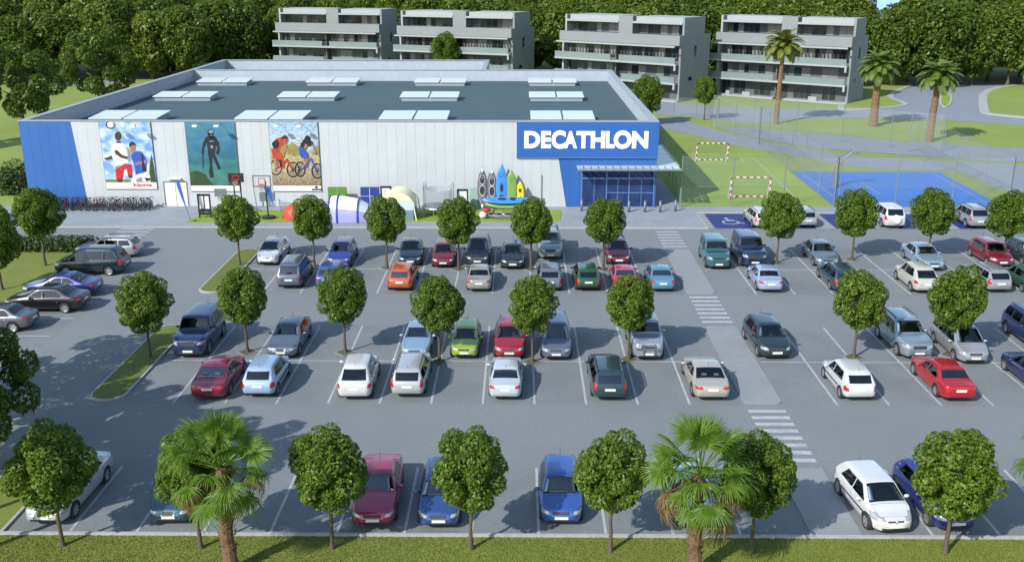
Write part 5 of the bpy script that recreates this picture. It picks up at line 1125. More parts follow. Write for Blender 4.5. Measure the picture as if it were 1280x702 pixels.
# ------------------------------------------------------------------ cars
M['car_trim'] = mat('car_trim', (0.02, 0.02, 0.022), .5)
PAINT = {}
def paint(c, metal=.25):
    k = (c, metal)
    if k not in PAINT: PAINT[k] = mat('car_paint', tuple(v * .80 for v in c), .28, metal, coat=1.0, var=.04, scale=2)
    return PAINT[k]
def ipl(pts, it=2):
    q = chaikin(sorted(pts), it); xs = [p[0] for p in q]; vs = [p[1] for p in q]
    return lambda y: float(np.interp(y, xs, vs))
TRIM, ARCH = 1, 2
def make_car(p):
    L, W, H = p['L'], p['W'], p['H']; h = L / 2
    yw, yc, yr, yb = p['yw'], p['yc'], p['yr'], p['yb']; zc, zn, zd, zt = p['zc'], p['zn'], p['zd'], p['zt']
    top = ipl([(-h, .60), (-h + .03, zt - .10), (-h + .10, zt)] + p.get('tail', []) + [(yb, zd), (yr, H - .03), (yr + .35, H - .005), ((yr + yw) / 2, H), (yw + -.25, H - .01), (yw, H - .05), (yc, zc), (yc + .12, zc + .0), (h - .5, zn + .09), (h - .16, zn + .015), (h - .06, zn - .09), (h - .02, zn - .2), (h, .52)], 2)
    low = ipl([(-h, .44), (-h + .06, .30), (-h + .4, .23), (h - .5, .21), (h - .07, .24), (h, .36)], 2)
    wid = ipl([(-h, W * p.get('rw', .70)), (-h + .09, W * .86), (-h + .40, W * .965), (-h * .3, W), (h * .3, W), (h - .55, W * .955), (h - .16, W * p.get('n1', .82)), (h - .05, W * p.get('n2', .68)), (h, W * p.get('n3', .50))], 2)
    bf, br = p.get('bf', .84), p.get('br', .93)
    belt = lambda y: bf + (br - bf) * min(1, max(0, (yc - y) / (yc + h)))
    tum = p.get('tum', .40)
    ys = sorted(set([-h, -h + .012, -h + .03, -h + .06, -h + .1, h - .1, h - .06, h - .035, h - .012, h] + list(np.linspace(-h + .16, h - .16, 46))))
    rings = []
    for y in ys:
        zl, w_, zt_ = low(y), wid(y), top(y); zl = min(zl, zt_ - .1); zb = min(belt(y), zt_ - .055); hb = zb - zl; g_ = zt_ - zb
        r = min(p.get('rr', .085), .45 * g_); ws = w_ * .955; ex = ws - .02 - tum * (g_ - r)
        half = [(0, zl), (w_ * .80, zl), (w_ * .95, zl + .07 * hb), (w_ * .995, zl + .27 * hb), (w_, zl + .5 * hb), (w_ * .995, zl + .72 * hb), (w_ * .98, zl + .9 * hb), (ws, zb)]
        e0 = (ws - .02, zb + .005)
        for t in (.33, .66, 1): half.append((e0[0] + (ex - e0[0]) * t, e0[1] + (zt_ - r - e0[1]) * t))
        half += [(ex - .35 * r, zt_ - .40 * r), (ex - 1.1 * r, zt_ - .08 * r), (ex * .55, zt_ + .012), (0, zt_ + .022)]
        rings.append([(x, y, z) for x, z in half] + [(-x, y, z) for x, z in half[-2:0:-1]])
    bm = bmesh.new(); n = len(rings[0]); vv = [[bm.verts.new(c) for c in r] for r in rings]
    for i in range(len(rings) - 1):
        for j in range(n): bm.faces.new((vv[i][j], vv[i][(j + 1) % n], vv[i + 1][(j + 1) % n], vv[i + 1][j]))
    bm.faces.new(vv[0][::-1]); bm.faces.new(vv[-1]); bm.normal_update()
    if sum(f.normal.z for f in bm.faces if f.calc_center_median().z > H * .8) < 0: bmesh.ops.reverse_faces(bm, faces=bm.faces[:]); bm.normal_update()
    AX = {'S': (1, 2), 'T': (0, 1), 'F': (0, 2)}
    def stamp(ax, poly, idx, flt, allowed=(0,), inset=0.0, delete=False):
        poly = ccw([tuple(q) for q in poly]); u, v = AX[ax]
        lo = (min(q[0] for q in poly) - .01, min(q[1] for q in poly) - .01); hi = (max(q[0] for q in poly) + .01, max(q[1] for q in poly) + .01)
        def near(f):
            if not flt(f) or f.material_index not in allowed: return False
            a = [w.co[u] for w in f.verts]; b = [w.co[v] for w in f.verts]
            return max(a) >= lo[0] and min(a) <= hi[0] and max(b) >= lo[1] and min(b) <= hi[1]
        for i in range(len(poly)):
            a, b = poly[i], poly[(i + 1) % len(poly)]; nn = Vector((0, 0, 0)); nn[u] = b[1] - a[1]; nn[v] = -(b[0] - a[0])
            if nn.length < 1e-6: continue
            co = Vector((0, 0, 0)); co[u], co[v] = a
            fs = [f for f in bm.faces if near(f)]
            ge = set(fs)
            for f in fs: ge.update(f.edges); ge.update(f.verts)
            if ge: bmesh.ops.bisect_plane(bm, geom=list(ge), plane_co=co, plane_no=nn, dist=1e-5)
        bm.normal_update(); sel = []
        for f in bm.faces:
            if not near(f): continue
            c = f.calc_center_median(); q = (c[u], c[v])
            if all((poly[(i + 1) % len(poly)][0] - poly[i][0]) * (q[1] - poly[i][1]) - (poly[(i + 1) % len(poly)][1] - poly[i][1]) * (q[0] - poly[i][0]) > -1e-6 for i in range(len(poly))): sel.append(f)
        if delete: bmesh.ops.delete(bm, geom=sel, context='FACES'); return []
        for f in sel: f.material_index = idx
        if inset and sel:
            rs = bmesh.ops.inset_region(bm, faces=sel, thickness=inset, depth=-.004, use_even_offset=True)
            for f in rs['faces']: f.material_index = TRIM
        return sel
    right = lambda f: f.normal.x > .30; left = lambda f: f.normal.x < -.30
    up = lambda f: f.normal.z > .22; fwd = lambda f: f.normal.y > .22; bak = lambda f: f.normal.y < -.22
    names = {}; nid = [3]
    def new(nm, mk, lab=None): i = nid[0]; nid[0] += 1; names[i] = (nm, mk); return i
    ya, yra, rw_ = p['ya'], p['yra'], p['wr']
    def axis_poly(y0, r, n=16): return [(y0 + r * math.cos(2 * math.pi * i / n), rw_ + r * math.sin(2 * math.pi * i / n)) for i in range(n)]
    ra = rw_ + .065
    for y0 in (ya, yra):
        for side, fl_ in ((1, right), (-1, left)):
            stamp('S', axis_poly(y0, ra), 0, (lambda f, s=side: f.normal.x * s > .05 and abs(f.calc_center_median().x) > W * .55), delete=True)
    for y0 in (ya, yra):
        for side in (1, -1):
            ed = [e for e in bm.edges if e.is_boundary and all(w.co.x * side > W * .4 and (w.co.y - y0) ** 2 + (w.co.z - rw_) ** 2 < (ra + .05) ** 2 for w in e.verts)]
            r = bmesh.ops.extrude_edge_only(bm, edges=ed); nv = [e for e in r['geom'] if isinstance(e, bmesh.types.BMVert)]
            for q in nv: q.co.x = side * (W - .32)
            for e in r['geom']:
                if isinstance(e, bmesh.types.BMFace): e.material_index = ARCH
            ne = [e for e in r['geom'] if isinstance(e, bmesh.types.BMEdge) and e.is_boundary and all(w in nv for w in e.verts)]
            try:
                for f in bmesh.ops.edgeloop_fill(bm, edges=ne)['faces']: f.material_index = ARCH
            except Exception: pass
    bm.normal_update()
    # doors
    yF, yB, yD = p['yF'], p['yB'], p['yD']
    dl, du = .30, lambda y: belt(y) - .012
    spans = [(yB + .008, yF, 'f')] + ([(yD, yB - .008, 'r')] if not p.get('two_door') else [])
    for a, b, k in spans:
        for fl_ in (right, left):
            cut = [(a, dl), (b, dl), (b, du(b)), (a, du(a))]
            if k == 'r' and yra + ra > a: cut = [(a, .62), (max(a, yra + ra * .95), .30), (b, dl), (b, du(b)), (a, du(a))]
            stamp('S', cut, new('door', 'paint'), fl_, inset=.009)
    # windows
    zR = H - p.get('wtop', .135); zB = lambda y: belt(y) + .035
    fx = lambda z: yc - .27 + (yw - .07 - (yc - .27)) * (z - zB(yc)) / max(.05, (zR - zB(yc)))
    yq0, yq1 = p['wq']                                                  # rear end of side glass at belt and at roof
    cuts = [yc - .27] + p['pillars'] + [None]
    for i in range(len(cuts) - 1):
        b0 = cuts[i] if i == 0 else cuts[i] - .03; a0 = cuts[i + 1] + .03 if cuts[i + 1] is not None else None
        poly = [(b0, zB(b0)), (b0 if i else yw - .07, zR)]
        poly += [(a0, zR), (a0, zB(a0))] if a0 is not None else [(yq1, zR), (yq0, zB(yq0))]
        for fl_ in (lambda f: f.normal.x > .5, lambda f: f.normal.x < -.5):
            stamp('S', poly, new('side_window', 'glass'), fl_, inset=.016)
    exr = wid(yw) * .955 - .02 - tum * (H - belt(yw) - .085); exc = wid(yc) * .955 - .10
    stamp('T', [(-exc, yc - .035), (exc, yc - .035), (exr - .07, yw - .0), (-exr + .07, yw - .0)], new('windscreen', 'screen'), lambda f: f.normal.z > .3 and f.normal.y > .18, inset=.02)
    exq = wid(yb) * .955 - .02 - tum * max(0, zd - belt(yb)); exr2 = wid(yr) * .955 - .02 - tum * (H - belt(yr) - .085)
    if p.get('steep'):
        z0, z1 = max(belt(-h + .2) + .05, zd + .02), H - .15; x0 = exq - .13; x1 = exr2 - .05
        stamp('F', [(-x0, z0), (x0, z0), (x1, z1), (-x1, z1)], new('rear_window', 'screen'), lambda f: f.normal.y < -.35 and f.normal.z > -.1, inset=.02)
    else:
        stamp('T', [(-exq + .10, yb + .06), (exq - .10, yb + .06), (exr2 - .06, yr - .06), (-exr2 + .06, yr - .06)], new('rear_window', 'screen'), lambda f: f.normal.z > .3 and f.normal.y < -.12, inset=.02)
        ed_ = -h + .20
        if yb - ed_ > .35: stamp('T', [(-exq + .06, ed_), (exq - .06, ed_), (exq - .06, yb - .05), (-exq + .06, yb - .05)], new('boot_lid', 'paint'), up, inset=.009)
    xb = wid(yc) * .955 - .10; xn = wid(h - .3) * .955 - .16
    stamp('T', [(-xb, yc + .05), (xb, yc + .05), (xn, h - .22), (-xn, h - .22)], new('bonnet', 'paint'), lambda f: f.normal.z > .45, inset=.009)
    # lamps and grille
    hl = p.get('hl', (.50, .98, -.20, -.03))
    for s in (1, -1):
        a, b, c_, d_ = hl
        q = [(s * W * a, zn + c_ + .02), (s * W * (b - .1), zn + c_), (s * W * b, zn + (c_ + d_) / 2 + .03), (s * W * b, zn + d_ + .02), (s * W * (a + .06), zn + d_ - .015)]
        stamp('F', q, new('headlight', 'headlight'), fwd, inset=.010)
        a, b, c_, d_ = p.get('tl', (.66, 1.02, -.02, -.22)); z1, z0 = zt + c_, zt + d_
        stamp('F', [(s * W * a, z0), (s * W * b, z0), (s * W * b, z1), (s * W * (a + .04), z1)], new('taillight', 'taillight'), lambda f: f.normal.y < -.20 and f.normal.z < .8, inset=.010)
    gw, g0, g1 = p.get('grille', (.36, -.18, -.07))
    stamp('F', [(-W * gw, zn + g0), (W * gw, zn + g0), (W * (gw + .03), zn + g1), (-W * (gw + .03), zn + g1)], new('grille', 'grille'), fwd, inset=.012)
    stamp('F', [(-W * .55, .275), (W * .55, .275), (W * .6, .385), (-W * .6, .385)], new('lower_grille', 'dark'), fwd, inset=.01)
    bz = p.get('bz', .46)
    stamp('F', [(-W * 1.1, .1), (W * 1.1, .1), (W * 1.1, bz), (-W * 1.1, bz)], new('bumper', 'bumper'), lambda f: f.normal.y > .12 and f.calc_center_median().y > ya + ra, inset=.005)
    stamp('F', [(-W * 1.1, .1), (W * 1.1, .1), (W * 1.1, bz + .04), (-W * 1.1, bz + .04)], new('bumper', 'bumper'), lambda f: f.normal.y < -.12 and f.calc_center_median().y < yra - ra, inset=.005)
    if p.get('clad'):
        for fl_ in (right, left): stamp('S', [(-h, .1), (h, .1), (h, .43), (-h, .43)], TRIM, lambda f, q=fl_: q(f) or abs(f.normal.x) > .2)
    # split into parts
    parts = []
    def sub(idxs, nm, mats, remap):
        fs = [f for f in bm.faces if f.material_index in idxs]
        if not fs: return
        vm, vs, fl_, mi = {}, [], [], []
        for f in fs:
            t = []
            for w in f.verts:
                if w not in vm: vm[w] = len(vs); vs.append(tuple(w.co))
                t.append(vm[w])
            fl_.append(t); mi.append(remap.get(f.material_index, 0))
        me = bpy.data.meshes.new(nm); me.from_pydata(vs, [], fl_)
        for m_ in mats: me.materials.append(m_)
        me.polygons.foreach_set('material_index', mi); me.polygons.foreach_set('use_smooth', [True] * len(fl_)); me.update(); return me
    parts.append(('body', sub((0, TRIM, ARCH), 'body', [None, M['car_trim'], M['dark']], {1: 1, 2: 2}), 'paint'))
    for i, (nm, mk) in names.items():
        me = sub((i,), nm, [None], {})
        if me: parts.append((nm, me, mk))
    bm.free()
    # wheels, mirrors, plates, handles
    R_ = rw_; wd = .2
    prof = [(R_ * .66, -wd / 2), (R_ * .93, -wd / 2), (R_, -wd / 2 + .035), (R_, wd / 2 - .035), (R_ * .93, wd / 2), (R_ * .66, wd / 2)]; mb = MB(); n = 24
    vs = [(x, r * math.cos(2 * math.pi * i / n), r * math.sin(2 * math.pi * i / n)) for i in range(n) for r, x in prof]; k = len(prof)
    mb.add(vs, [(i * k + j, i * k + j + 1, ((i + 1) % n) * k + j + 1, ((i + 1) % n) * k + j) for i in range(n) for j in range(k - 1)])
    mb.poly([(-.02, R_ * .66 * math.cos(2 * math.pi * i / n), R_ * .66 * math.sin(2 * math.pi * i / n)) for i in range(n)]); tyre = mb.mesh('tyre', M['rubber'], False)
    mb = MB(); rr = R_ * .70
    for i in range(n):
        a, b = 2 * math.pi * i / n, 2 * math.pi * (i + 1) / n; q = []
        for r, x in ((rr, .085), (rr * .84, .07)):
            q += [(x, r * math.cos(a), r * math.sin(a)), (x, r * math.cos(b), r * math.sin(b))]
        mb.add(q, [(0, 1, 3, 2)])
    ns = p.get('spokes', 5)
    for i in range(ns):
        a = 2 * math.pi * i / ns; d = Vector((0, math.cos(a), math.sin(a))); e = Vector((0, -d.z, d.y)); w0, w1 = .052, .075 if ns < 7 else .045
        mb.add([d * .04 + e * w0 + Vector((.06, 0, 0)), d * rr * .9 + e * w1 + Vector((.072, 0, 0)), d * rr * .9 - e * w1 + Vector((.072, 0, 0)), d * .04 - e * w0 + Vector((.06, 0, 0))], [(0, 1, 2, 3)])
    mb.add([(.075, .07 * math.cos(2 * math.pi * i / 10), .07 * math.sin(2 * math.pi * i / 10)) for i in range(10)], [tuple(range(10))]); rim = mb.mesh('rim', M['rim'], False)
    wheels = [(s * (W - .115), y, rw_, s) for y in (ya, yra) for s in (1, -1)]
    ym, zm = yc - .42, belt(yc) + .10
    mir = []
    for s in (1, -1):
        m_ = MB(); m_.ball((0, 0, 0), (.115, .065, .075), 10, 6); m_.tube([(-s * .16, .0, -.05), (-s * .02, 0, -.02)], .03, 6); mir.append((s * (W + .085), ym, zm, m_.mesh('mirror', [None], True)))
    ext = []
    def bx(nm, x0, y0, z0, x1, y1, z1, mk): ext.append((nm, MB().box(x0, y0, z0, x1, y1, z1).mesh(nm, [None]), mk))
    bx('licence_plate', -.25, h - .02, .405, .25, h + .012, .515, 'plate'); pz = p.get('pz', .70); bx('licence_plate', -.25, -h - .012, pz - .055, .25, -h + .06, pz + .055, 'plate')
    hand = [(a + .16 if True else b, du(a) - .10) for a, b, k in spans]
    for q in p.get('extra', []):
        r = q[1](p, belt, wid, top)
        for m_ in (r if isinstance(r, list) else [r]): ext.append((q[0], m_.mesh(q[0], [None], False), q[2]))
    return dict(parts=parts, wheels=wheels, tyre=tyre, rim=rim, mir=mir, ext=ext, hand=[(s * (wid(y) * .99), y, z) for y, z in hand for s in (1, -1)], L=L, W=W, H=H)
def rails(p, belt, wid, top):
    out = []
    for s in (1, -1):
        mb = MB()
        x = s * (p['W'] * .955 - .06 - p.get('tum', .4) * (p['H'] - .95)); mb.tube([(x, p['yw'] - .25, p['H'] - .03), (x, p['yw'] - .4, p['H'] + .05), (x, p['yr'] + .15, p['H'] + .05), (x, p['yr'] + .0, p['H'] - .03)], .025, 5); out.append(mb)
    return out
def spare(p, belt, wid, top): 
    mb = MB(); mb.tube([(0, -p['L'] / 2 - .16, .88), (0, -p['L'] / 2 + .1, .88)], .34, 18); return mb
def bullbar(p, belt, wid, top):
    mb = MB(); h = p['L'] / 2
    for s in (-.3, .3): mb.tube([(s, h - .05, .35), (s, h + .09, .45), (s, h + .09, .95), (s, h - .1, 1.0)], .035, 6)
    mb.tube([(-.7, h + .02, .78), (-.3, h + .09, .8), (.3, h + .09, .8), (.7, h + .02, .78)], .035, 6); mb.tube([(-.3, h + .09, .95), (.3, h + .09, .95)], .035, 6); return mb
def emblem(p, belt, wid, top):
    h = p['L'] / 2; mb = MB(); z = p['zn'] - .075; y = h + .0
    mb.add([(0, y - .03, z + .10), (.055, y, z), (0, y + .0, z - .10), (-.055, y, z), (0, y + .03, z)], [(0, 4, 1), (1, 4, 2), (2, 4, 3), (3, 4, 0)]); return mb
def aerial(p, belt, wid, top):
    mb = MB(); mb.tube([(0, p['yr'] + .12, p['H'] - .02), (0, p['yr'] - .06, p['H'] + .22)], [.012, .006], 4); return mb
def strip_(p, belt, wid, top):
    out = []; W = p['W']
    for s in (1, -1): out.append(MB().box(min(s * (W - .012), s * (W + .012)), p['yD'], .56, max(s * (W - .012), s * (W + .012)), p['yF'], .62))
    return out
def cabin(p, belt, wid, top):
    mb = MB(); W, yB = p['W'], p['yB']; fl_ = .42 if p['H'] < 1.6 else .55; y1 = p['yc'] - .1; y0 = max(-p['L'] / 2 + .35, p['yr'] - .05)
    mb.box(-W * .84, y0, fl_ - .1, W * .84, y1, fl_)
    mb.box(-W * .80, y1 - .35, fl_ + .002, W * .80, y1 - .02, belt(y1) - .05)
    for yy in [yB + .12] + ([yB - .72]):
        for s in ((-.36, .36) if yy > yB else (-.30, .30)):
            hw = .24 if yy > yB else .295; t = belt(yy)
            mb.box(s - hw, yy - .05, fl_ + .002, s + hw, yy + .45, fl_ + .2)
            mb.add([(s - hw, yy - .06, fl_ + .1), (s + hw, yy - .06, fl_ + .1), (s + hw * .85, yy - .26, t + .08), (s - hw * .85, yy - .26, t + .08), (s - hw, yy + .06, fl_ + .2), (s + hw, yy + .06, fl_ + .2), (s + hw * .85, yy - .16, t + .08), (s - hw * .85, yy - .16, t + .08)], [(0, 1, 2, 3), (7, 6, 5, 4), (0, 4, 5, 1), (1, 5, 6, 2), (2, 6, 7, 3), (3, 7, 4, 0)])
            mb.box(s - .12, yy - .25, t + .1, s + .12, yy - .16, t + .26)
    mb.ring((-.36, y1 - .42, belt(y1) - .02), .18, .018, 'y', 14, 4)
    return mb
base = dict(rw=.70)
def T_(**k): d = dict(base); d.update(k); return d
EX = [('aerial', aerial, 'dark'), ('cabin', cabin, 'cabin')]
TYPES = {
 'hatch': T_(L=3.95, W=.85, H=1.44, yw=.42, yc=1.05, yr=-1.38, yb=-1.84, zc=.92, zn=.76, zd=.90, zt=.88, ya=1.22, yra=-1.27, wr=.30, yF=.98, yB=.0, yD=-.95, pillars=[.0], wq=(-1.30, -1.05), steep=1, tl=(.70, 1.02, .0, -.26), extra=EX + [('side_strip', strip_, 'dark')]),
 'clio': T_(L=4.0, W=.87, H=1.48, yw=.40, yc=1.16, yr=-1.40, yb=-1.86, zc=.98, zn=.73, zd=.94, zt=.90, ya=1.26, yra=-1.28, wr=.315, yF=1.0, yB=-.15, yD=-.95, pillars=[-.15], two_door=1, wq=(-1.22, -.9), steep=1, tl=(.74, 1.02, .06, -.22), hl=(.44, 1.0, -.10, .10), grille=(.34, -.13, -.07), bf=.88, br=.97, n1=.78, n2=.58, n3=.36, extra=EX + [('side_strip', strip_, 'dark'), ('emblem', emblem, 'chrome')]),
 'sedan': T_(L=4.5, W=.875, H=1.41, yw=.30, yc=.95, yr=-.98, yb=-1.52, zc=.92, zn=.74, zd=.97, zt=.94, ya=1.36, yra=-1.32, wr=.31, yF=.90, yB=-.08, yD=-.98, pillars=[-.08], wq=(-1.20, -.86), tl=(.60, 1.02, -.03, -.20), bf=.84, br=.94, extra=EX),
 'saloon': T_(L=4.6, W=.88, H=1.42, yw=.28, yc=.96, yr=-1.02, yb=-1.62, zc=.93, zn=.73, zd=.98, zt=.95, ya=1.40, yra=-1.34, wr=.32, yF=.92, yB=-.10, yD=-1.0, pillars=[-.10], wq=(-1.24, -.84), tl=(.58, 1.02, -.03, -.19), hl=(.46, 1.0, -.18, -.03), grille=(.20, -.22, -.06), spokes=7, extra=EX),
 'coupe': T_(L=4.6, W=.92, H=1.36, yw=.22, yc=1.0, yr=-.75, yb=-1.55, zc=.90, zn=.70, zd=.94, zt=.90, ya=1.42, yra=-1.34, wr=.335, yF=.90, yB=-.35, yD=-.95, pillars=[-.35], two_door=1, wq=(-1.15, -.75), tum=.46, tl=(.52, 1.0, -.04, -.18), extra=EX),
 'estate': T_(L=4.65, W=.88, H=1.46, yw=.36, yc=1.02, yr=-1.80, yb=-2.20, zc=.94, zn=.75, zd=.95, zt=.93, ya=1.38, yra=-1.34, wr=.315, yF=.95, yB=-.05, yD=-.98, pillars=[-.05, -1.02], wq=(-1.92, -1.74), steep=1, tl=(.72, 1.02, .10, -.26), tum=.36, extra=EX + [('roof_rail', rails, 'dark')]),
 'mpv': T_(L=4.55, W=.90, H=1.70, yw=.62, yc=1.45, yr=-1.75, yb=-2.14, zc=1.02, zn=.80, zd=.98, zt=.95, ya=1.36, yra=-1.36, wr=.315, yF=1.0, yB=-.0, yD=-1.02, pillars=[.0, -1.05], wq=(-1.92, -1.74), steep=1, tl=(.74, 1.02, .12, -.26), tum=.30, bf=.93, br=1.0, wtop=.16, extra=EX),
 'suv': T_(L=4.65, W=.93, H=1.74, yw=.40, yc=.98, yr=-1.75, yb=-2.16, zc=1.10, zn=.95, zd=1.05, zt=1.02, ya=1.38, yra=-1.36, wr=.36, yF=.92, yB=-.02, yD=-1.0, pillars=[-.02, -1.02], wq=(-1.92, -1.80), steep=1, tl=(.74, 1.02, .10, -.24), tum=.30, bf=1.02, br=1.08, wtop=.16, clad=1, bz=.52, grille=(.38, -.26, -.08), hl=(.48, .99, -.24, -.05), extra=EX + [('roof_rail', rails, 'dark')]),
 'jeep': T_(L=4.45, W=.90, H=1.76, yw=.52, yc=.86, yr=-1.86, yb=-2.12, zc=1.14, zn=1.04, zd=1.08, zt=1.05, ya=1.36, yra=-1.34, wr=.37, yF=.86, yB=.0, yD=-.98, pillars=[.0, -1.0], wq=(-1.95, -1.88), steep=1, rw=.86, tl=(.78, 1.02, .05, -.26), tum=.20, rr=.06, bf=1.08, br=1.10, wtop=.15, clad=1, bz=.56, grille=(.42, -.28, -.08), hl=(.52, .94, -.27, -.09), extra=EX),
 'bulge': T_(L=4.25, W=.88, H=1.60, yw=.48, yc=1.02, yr=-1.20, yb=-1.92, zc=1.02, zn=.86, zd=1.0, zt=.96, ya=1.30, yra=-1.30, wr=.325, yF=.95, yB=.02, yD=-.98, pillars=[.02], wq=(-1.42, -1.05), steep=1, tl=(.74, 1.0, -.02, -.22), tum=.42, rr=.14, bf=.95, br=1.02, extra=EX),
}
TYPES['jeep_bar'] = dict(TYPES['jeep'], extra=EX + [('bull_bar', bullbar, 'chrome')])
TYPES['spare_suv'] = dict(TYPES['suv'], L=4.2, yw=.42, yr=-1.55, yb=-1.95, ya=1.25, yra=-1.22, wq=(-1.72, -1.6), pillars=[.0, -.95], extra=EX + [('spare_wheel', spare, 'white')])
CAR = {}
def car(kind, loc, rz, col, label, group, metal=.25, glass='car_glass', bump='paint', s=1.0, roof=None):
    if kind not in CAR: CAR[kind] = make_car(TYPES[kind])
    c = CAR[kind]; pm = paint(col, metal); bump_m = pm if bump == 'paint' else M[bump]
    t = thing('parked_car', label, 'car', loc, rz, group, s)
    MK = dict(paint=pm, glass=M['car_glass'], screen=M[glass], headlight=M['headlight'], taillight=M['taillight'], grille=M['dark'], dark=M['bumper_black'], bumper=bump_m, plate=M['plate'], chrome=M['chrome'], white=M['white'], cabin=M['cabin'])
    def mk(nm, me, m_, par=t):
        o = ob(nm, me, par)
        if me.materials and me.materials[0] is None: o.material_slots[0].link = 'OBJECT'; o.material_slots[0].material = m_
        return o
    doors = []
    for nm, me, k in c['parts']:
        o = mk(nm, me, MK[k])
        if nm == 'door': doors.append(o)
    for x, y, z, sd_ in c['wheels']:
        wh = ob('wheel', c['tyre'], t, (x, y, z)); wh.rotation_euler = (rnd.uniform(0, 6), 0, 0 if sd_ > 0 else math.pi); ob('rim', c['rim'], wh)
    for x, y, z, me in c['mir']: mk('mirror', me, pm if bump == 'paint' else M['bumper_black']).location = (x, y, z)
    for nm, me, k in c['ext']: mk(nm, me, MK[k])
    for (x, y, z), d in zip(c['hand'], doors): mk('handle', HANDLE, pm if bump == 'paint' else M['bumper_black'], d).location = (x, y, z)
    return t
HANDLE = MB().box(-.02, -.07, -.015, .02, .07, .015).mesh('handle', [None])
def cbot(px, py): return G(px, py, .28)
SLIM = .05
# ------------------------------------------------------------------ every parked car; nose down = facing the camera
def nose(kind, px, py, col, label, g, **k):
    x, y = cbot(px, py); s = k.get('s', 1.0); return car(kind, (x, y + TYPES[kind]['L'] / 2 * s, .014), math.pi + R(k.pop('a', rnd.uniform(-1.5, 1.5))), col, label, g, **k)
def tail(kind, px, py, col, label, g, **k):
    x, y = cbot(px, py); s = k.get('s', 1.0); return car(kind, (x, y + TYPES[kind]['L'] / 2 * s, .014), R(k.pop('a', rnd.uniform(-1.5, 1.5))), col, label, g, **k)
navy, black, white, silver = (.012, .018, .05), (.012, .014, .018), (.80, .80, .80), (.46, .48, .50)
g1, g2, g3, g4, g5, g6, g7 = 'cars in the row nearest the store', 'cars in the second row from the store', 'cars in the third row from the store', 'cars in the fourth row from the store', 'cars in the row along the near lawn', 'cars parked nose in at the left edge', 'cars in the blue bays before the courts'
BL = dict(bump='bumper_black')
# row nearest the store, noses towards the camera
nose('clio', 334, 329, (.66, .68, .74), 'white hatchback facing the camera beside the short grass island', g1)
nose('hatch', 422, 332, (.035, .06, .36), 'royal blue hatchback facing the camera below the tunnel tent', g1, s=1.05, glass='car_glass_mid')
nose('sedan', 510, 330, navy, 'dark navy car facing the camera behind the orange hatchback', g1, a=4)
nose('hatch', 553, 332, (.20, .01, .022), 'dark red hatchback facing the camera below the trampoline', g1)
nose('mpv', 597, 330, (.035, .055, .06), 'dark grey green people carrier facing the camera behind the beige saloon', g1)
nose('hatch', 641, 334, (.018, .026, .032), 'near black hatchback facing the camera below the kayak stack', g1, s=1.02, **BL)
nose('suv', 688, 322, (.30, .34, .37), 'silver grey off-roader facing the camera half behind a round tree', g1)
nose('hatch', 774, 329, (.22, .012, .03), 'wine red hatchback facing the camera before the store entrance', g1, s=1.05)
nose('jeep', 900, 334, (.05, .17, .19), 'teal boxy off-roader facing the camera beside the footpath', g1, metal=.4)
nose('jeep', 944, 332, (.025, .05, .12), 'dark blue boxy off-roader facing the camera beside the teal one', g1, metal=.4, s=1.06)
nose('sedan', 1036, 332, (.19, .25, .29), 'grey silver saloon facing the camera right of the dark blue off-roader', g1, metal=.5, glass='car_glass_mid')
nose('sedan', 1168, 336, (.33, .45, .55), 'pale blue saloon facing the camera half behind a round tree before the blue court', g1, metal=.4, glass='car_glass_mid')
nose('hatch', 1254, 332, (.24, .012, .03), 'dark red hatchback facing the camera near the right edge behind a round tree', g1, s=1.05)
nose('hatch', 1298, 330, (.05, .055, .06), 'dark grey car cut by the right edge in the row nearest the store', g1)
# second row, tails towards the camera
tail('mpv', 360, 358, (.13, .16, .22), 'blue grey people carrier showing its tail behind the white hatchback row', g2, metal=.4, glass='car_glass_mid')
tail('hatch', 409, 358, (.06, .11, .34), 'mid blue hatchback showing its tail in front of the royal blue one', g2, glass='car_glass_mid')
tail('hatch', 500, 361, (.58, .13, .03), 'orange hatchback showing its tail in the second row', g2, glass='car_glass_light')
tail('sedan', 598, 362, (.42, .41, .36), 'beige silver saloon showing its tail in the second row', g2, metal=.4, s=.96)
tail('hatch', 688, 361, (.16, .18, .22), 'slate grey hatchback showing its tail before the silver grey off-roader', g2)
tail('hatch', 735, 361, (.025, .10, .04), 'dark green hatchback showing its tail in the second row', g2, **BL)
tail('sedan', 783, 362, (.55, .10, .17), 'pink red saloon showing its tail before the entrance row tree', g2, glass='car_glass_light', s=.95)
tail('sedan', 829, 362, (.11, .29, .42), 'light blue saloon showing its tail beside the footpath', g2, glass='car_glass_light', s=.95)
tail('sedan', 965, 363, (.42, .50, .68), 'white and pale blue saloon showing its tail below the dark blue off-roader', g2, s=.96)
tail('estate', 1059, 363, (.035, .09, .13), 'dark blue green estate car showing its tail right of the footpath', g2, metal=.4, glass='car_glass_mid')
tail('bulge', 1160, 364, (.62, .61, .52), 'cream rounded hatchback showing its tail in the second row at the right', g2)
tail('estate', 1250, 363, (.44, .45, .44), 'silver estate car showing its tail near the right edge in the second row', g2, metal=.5)
tail('hatch', 1299, 364, (.04, .12, .08), 'dark green car cut by the right edge in the second row', g2)
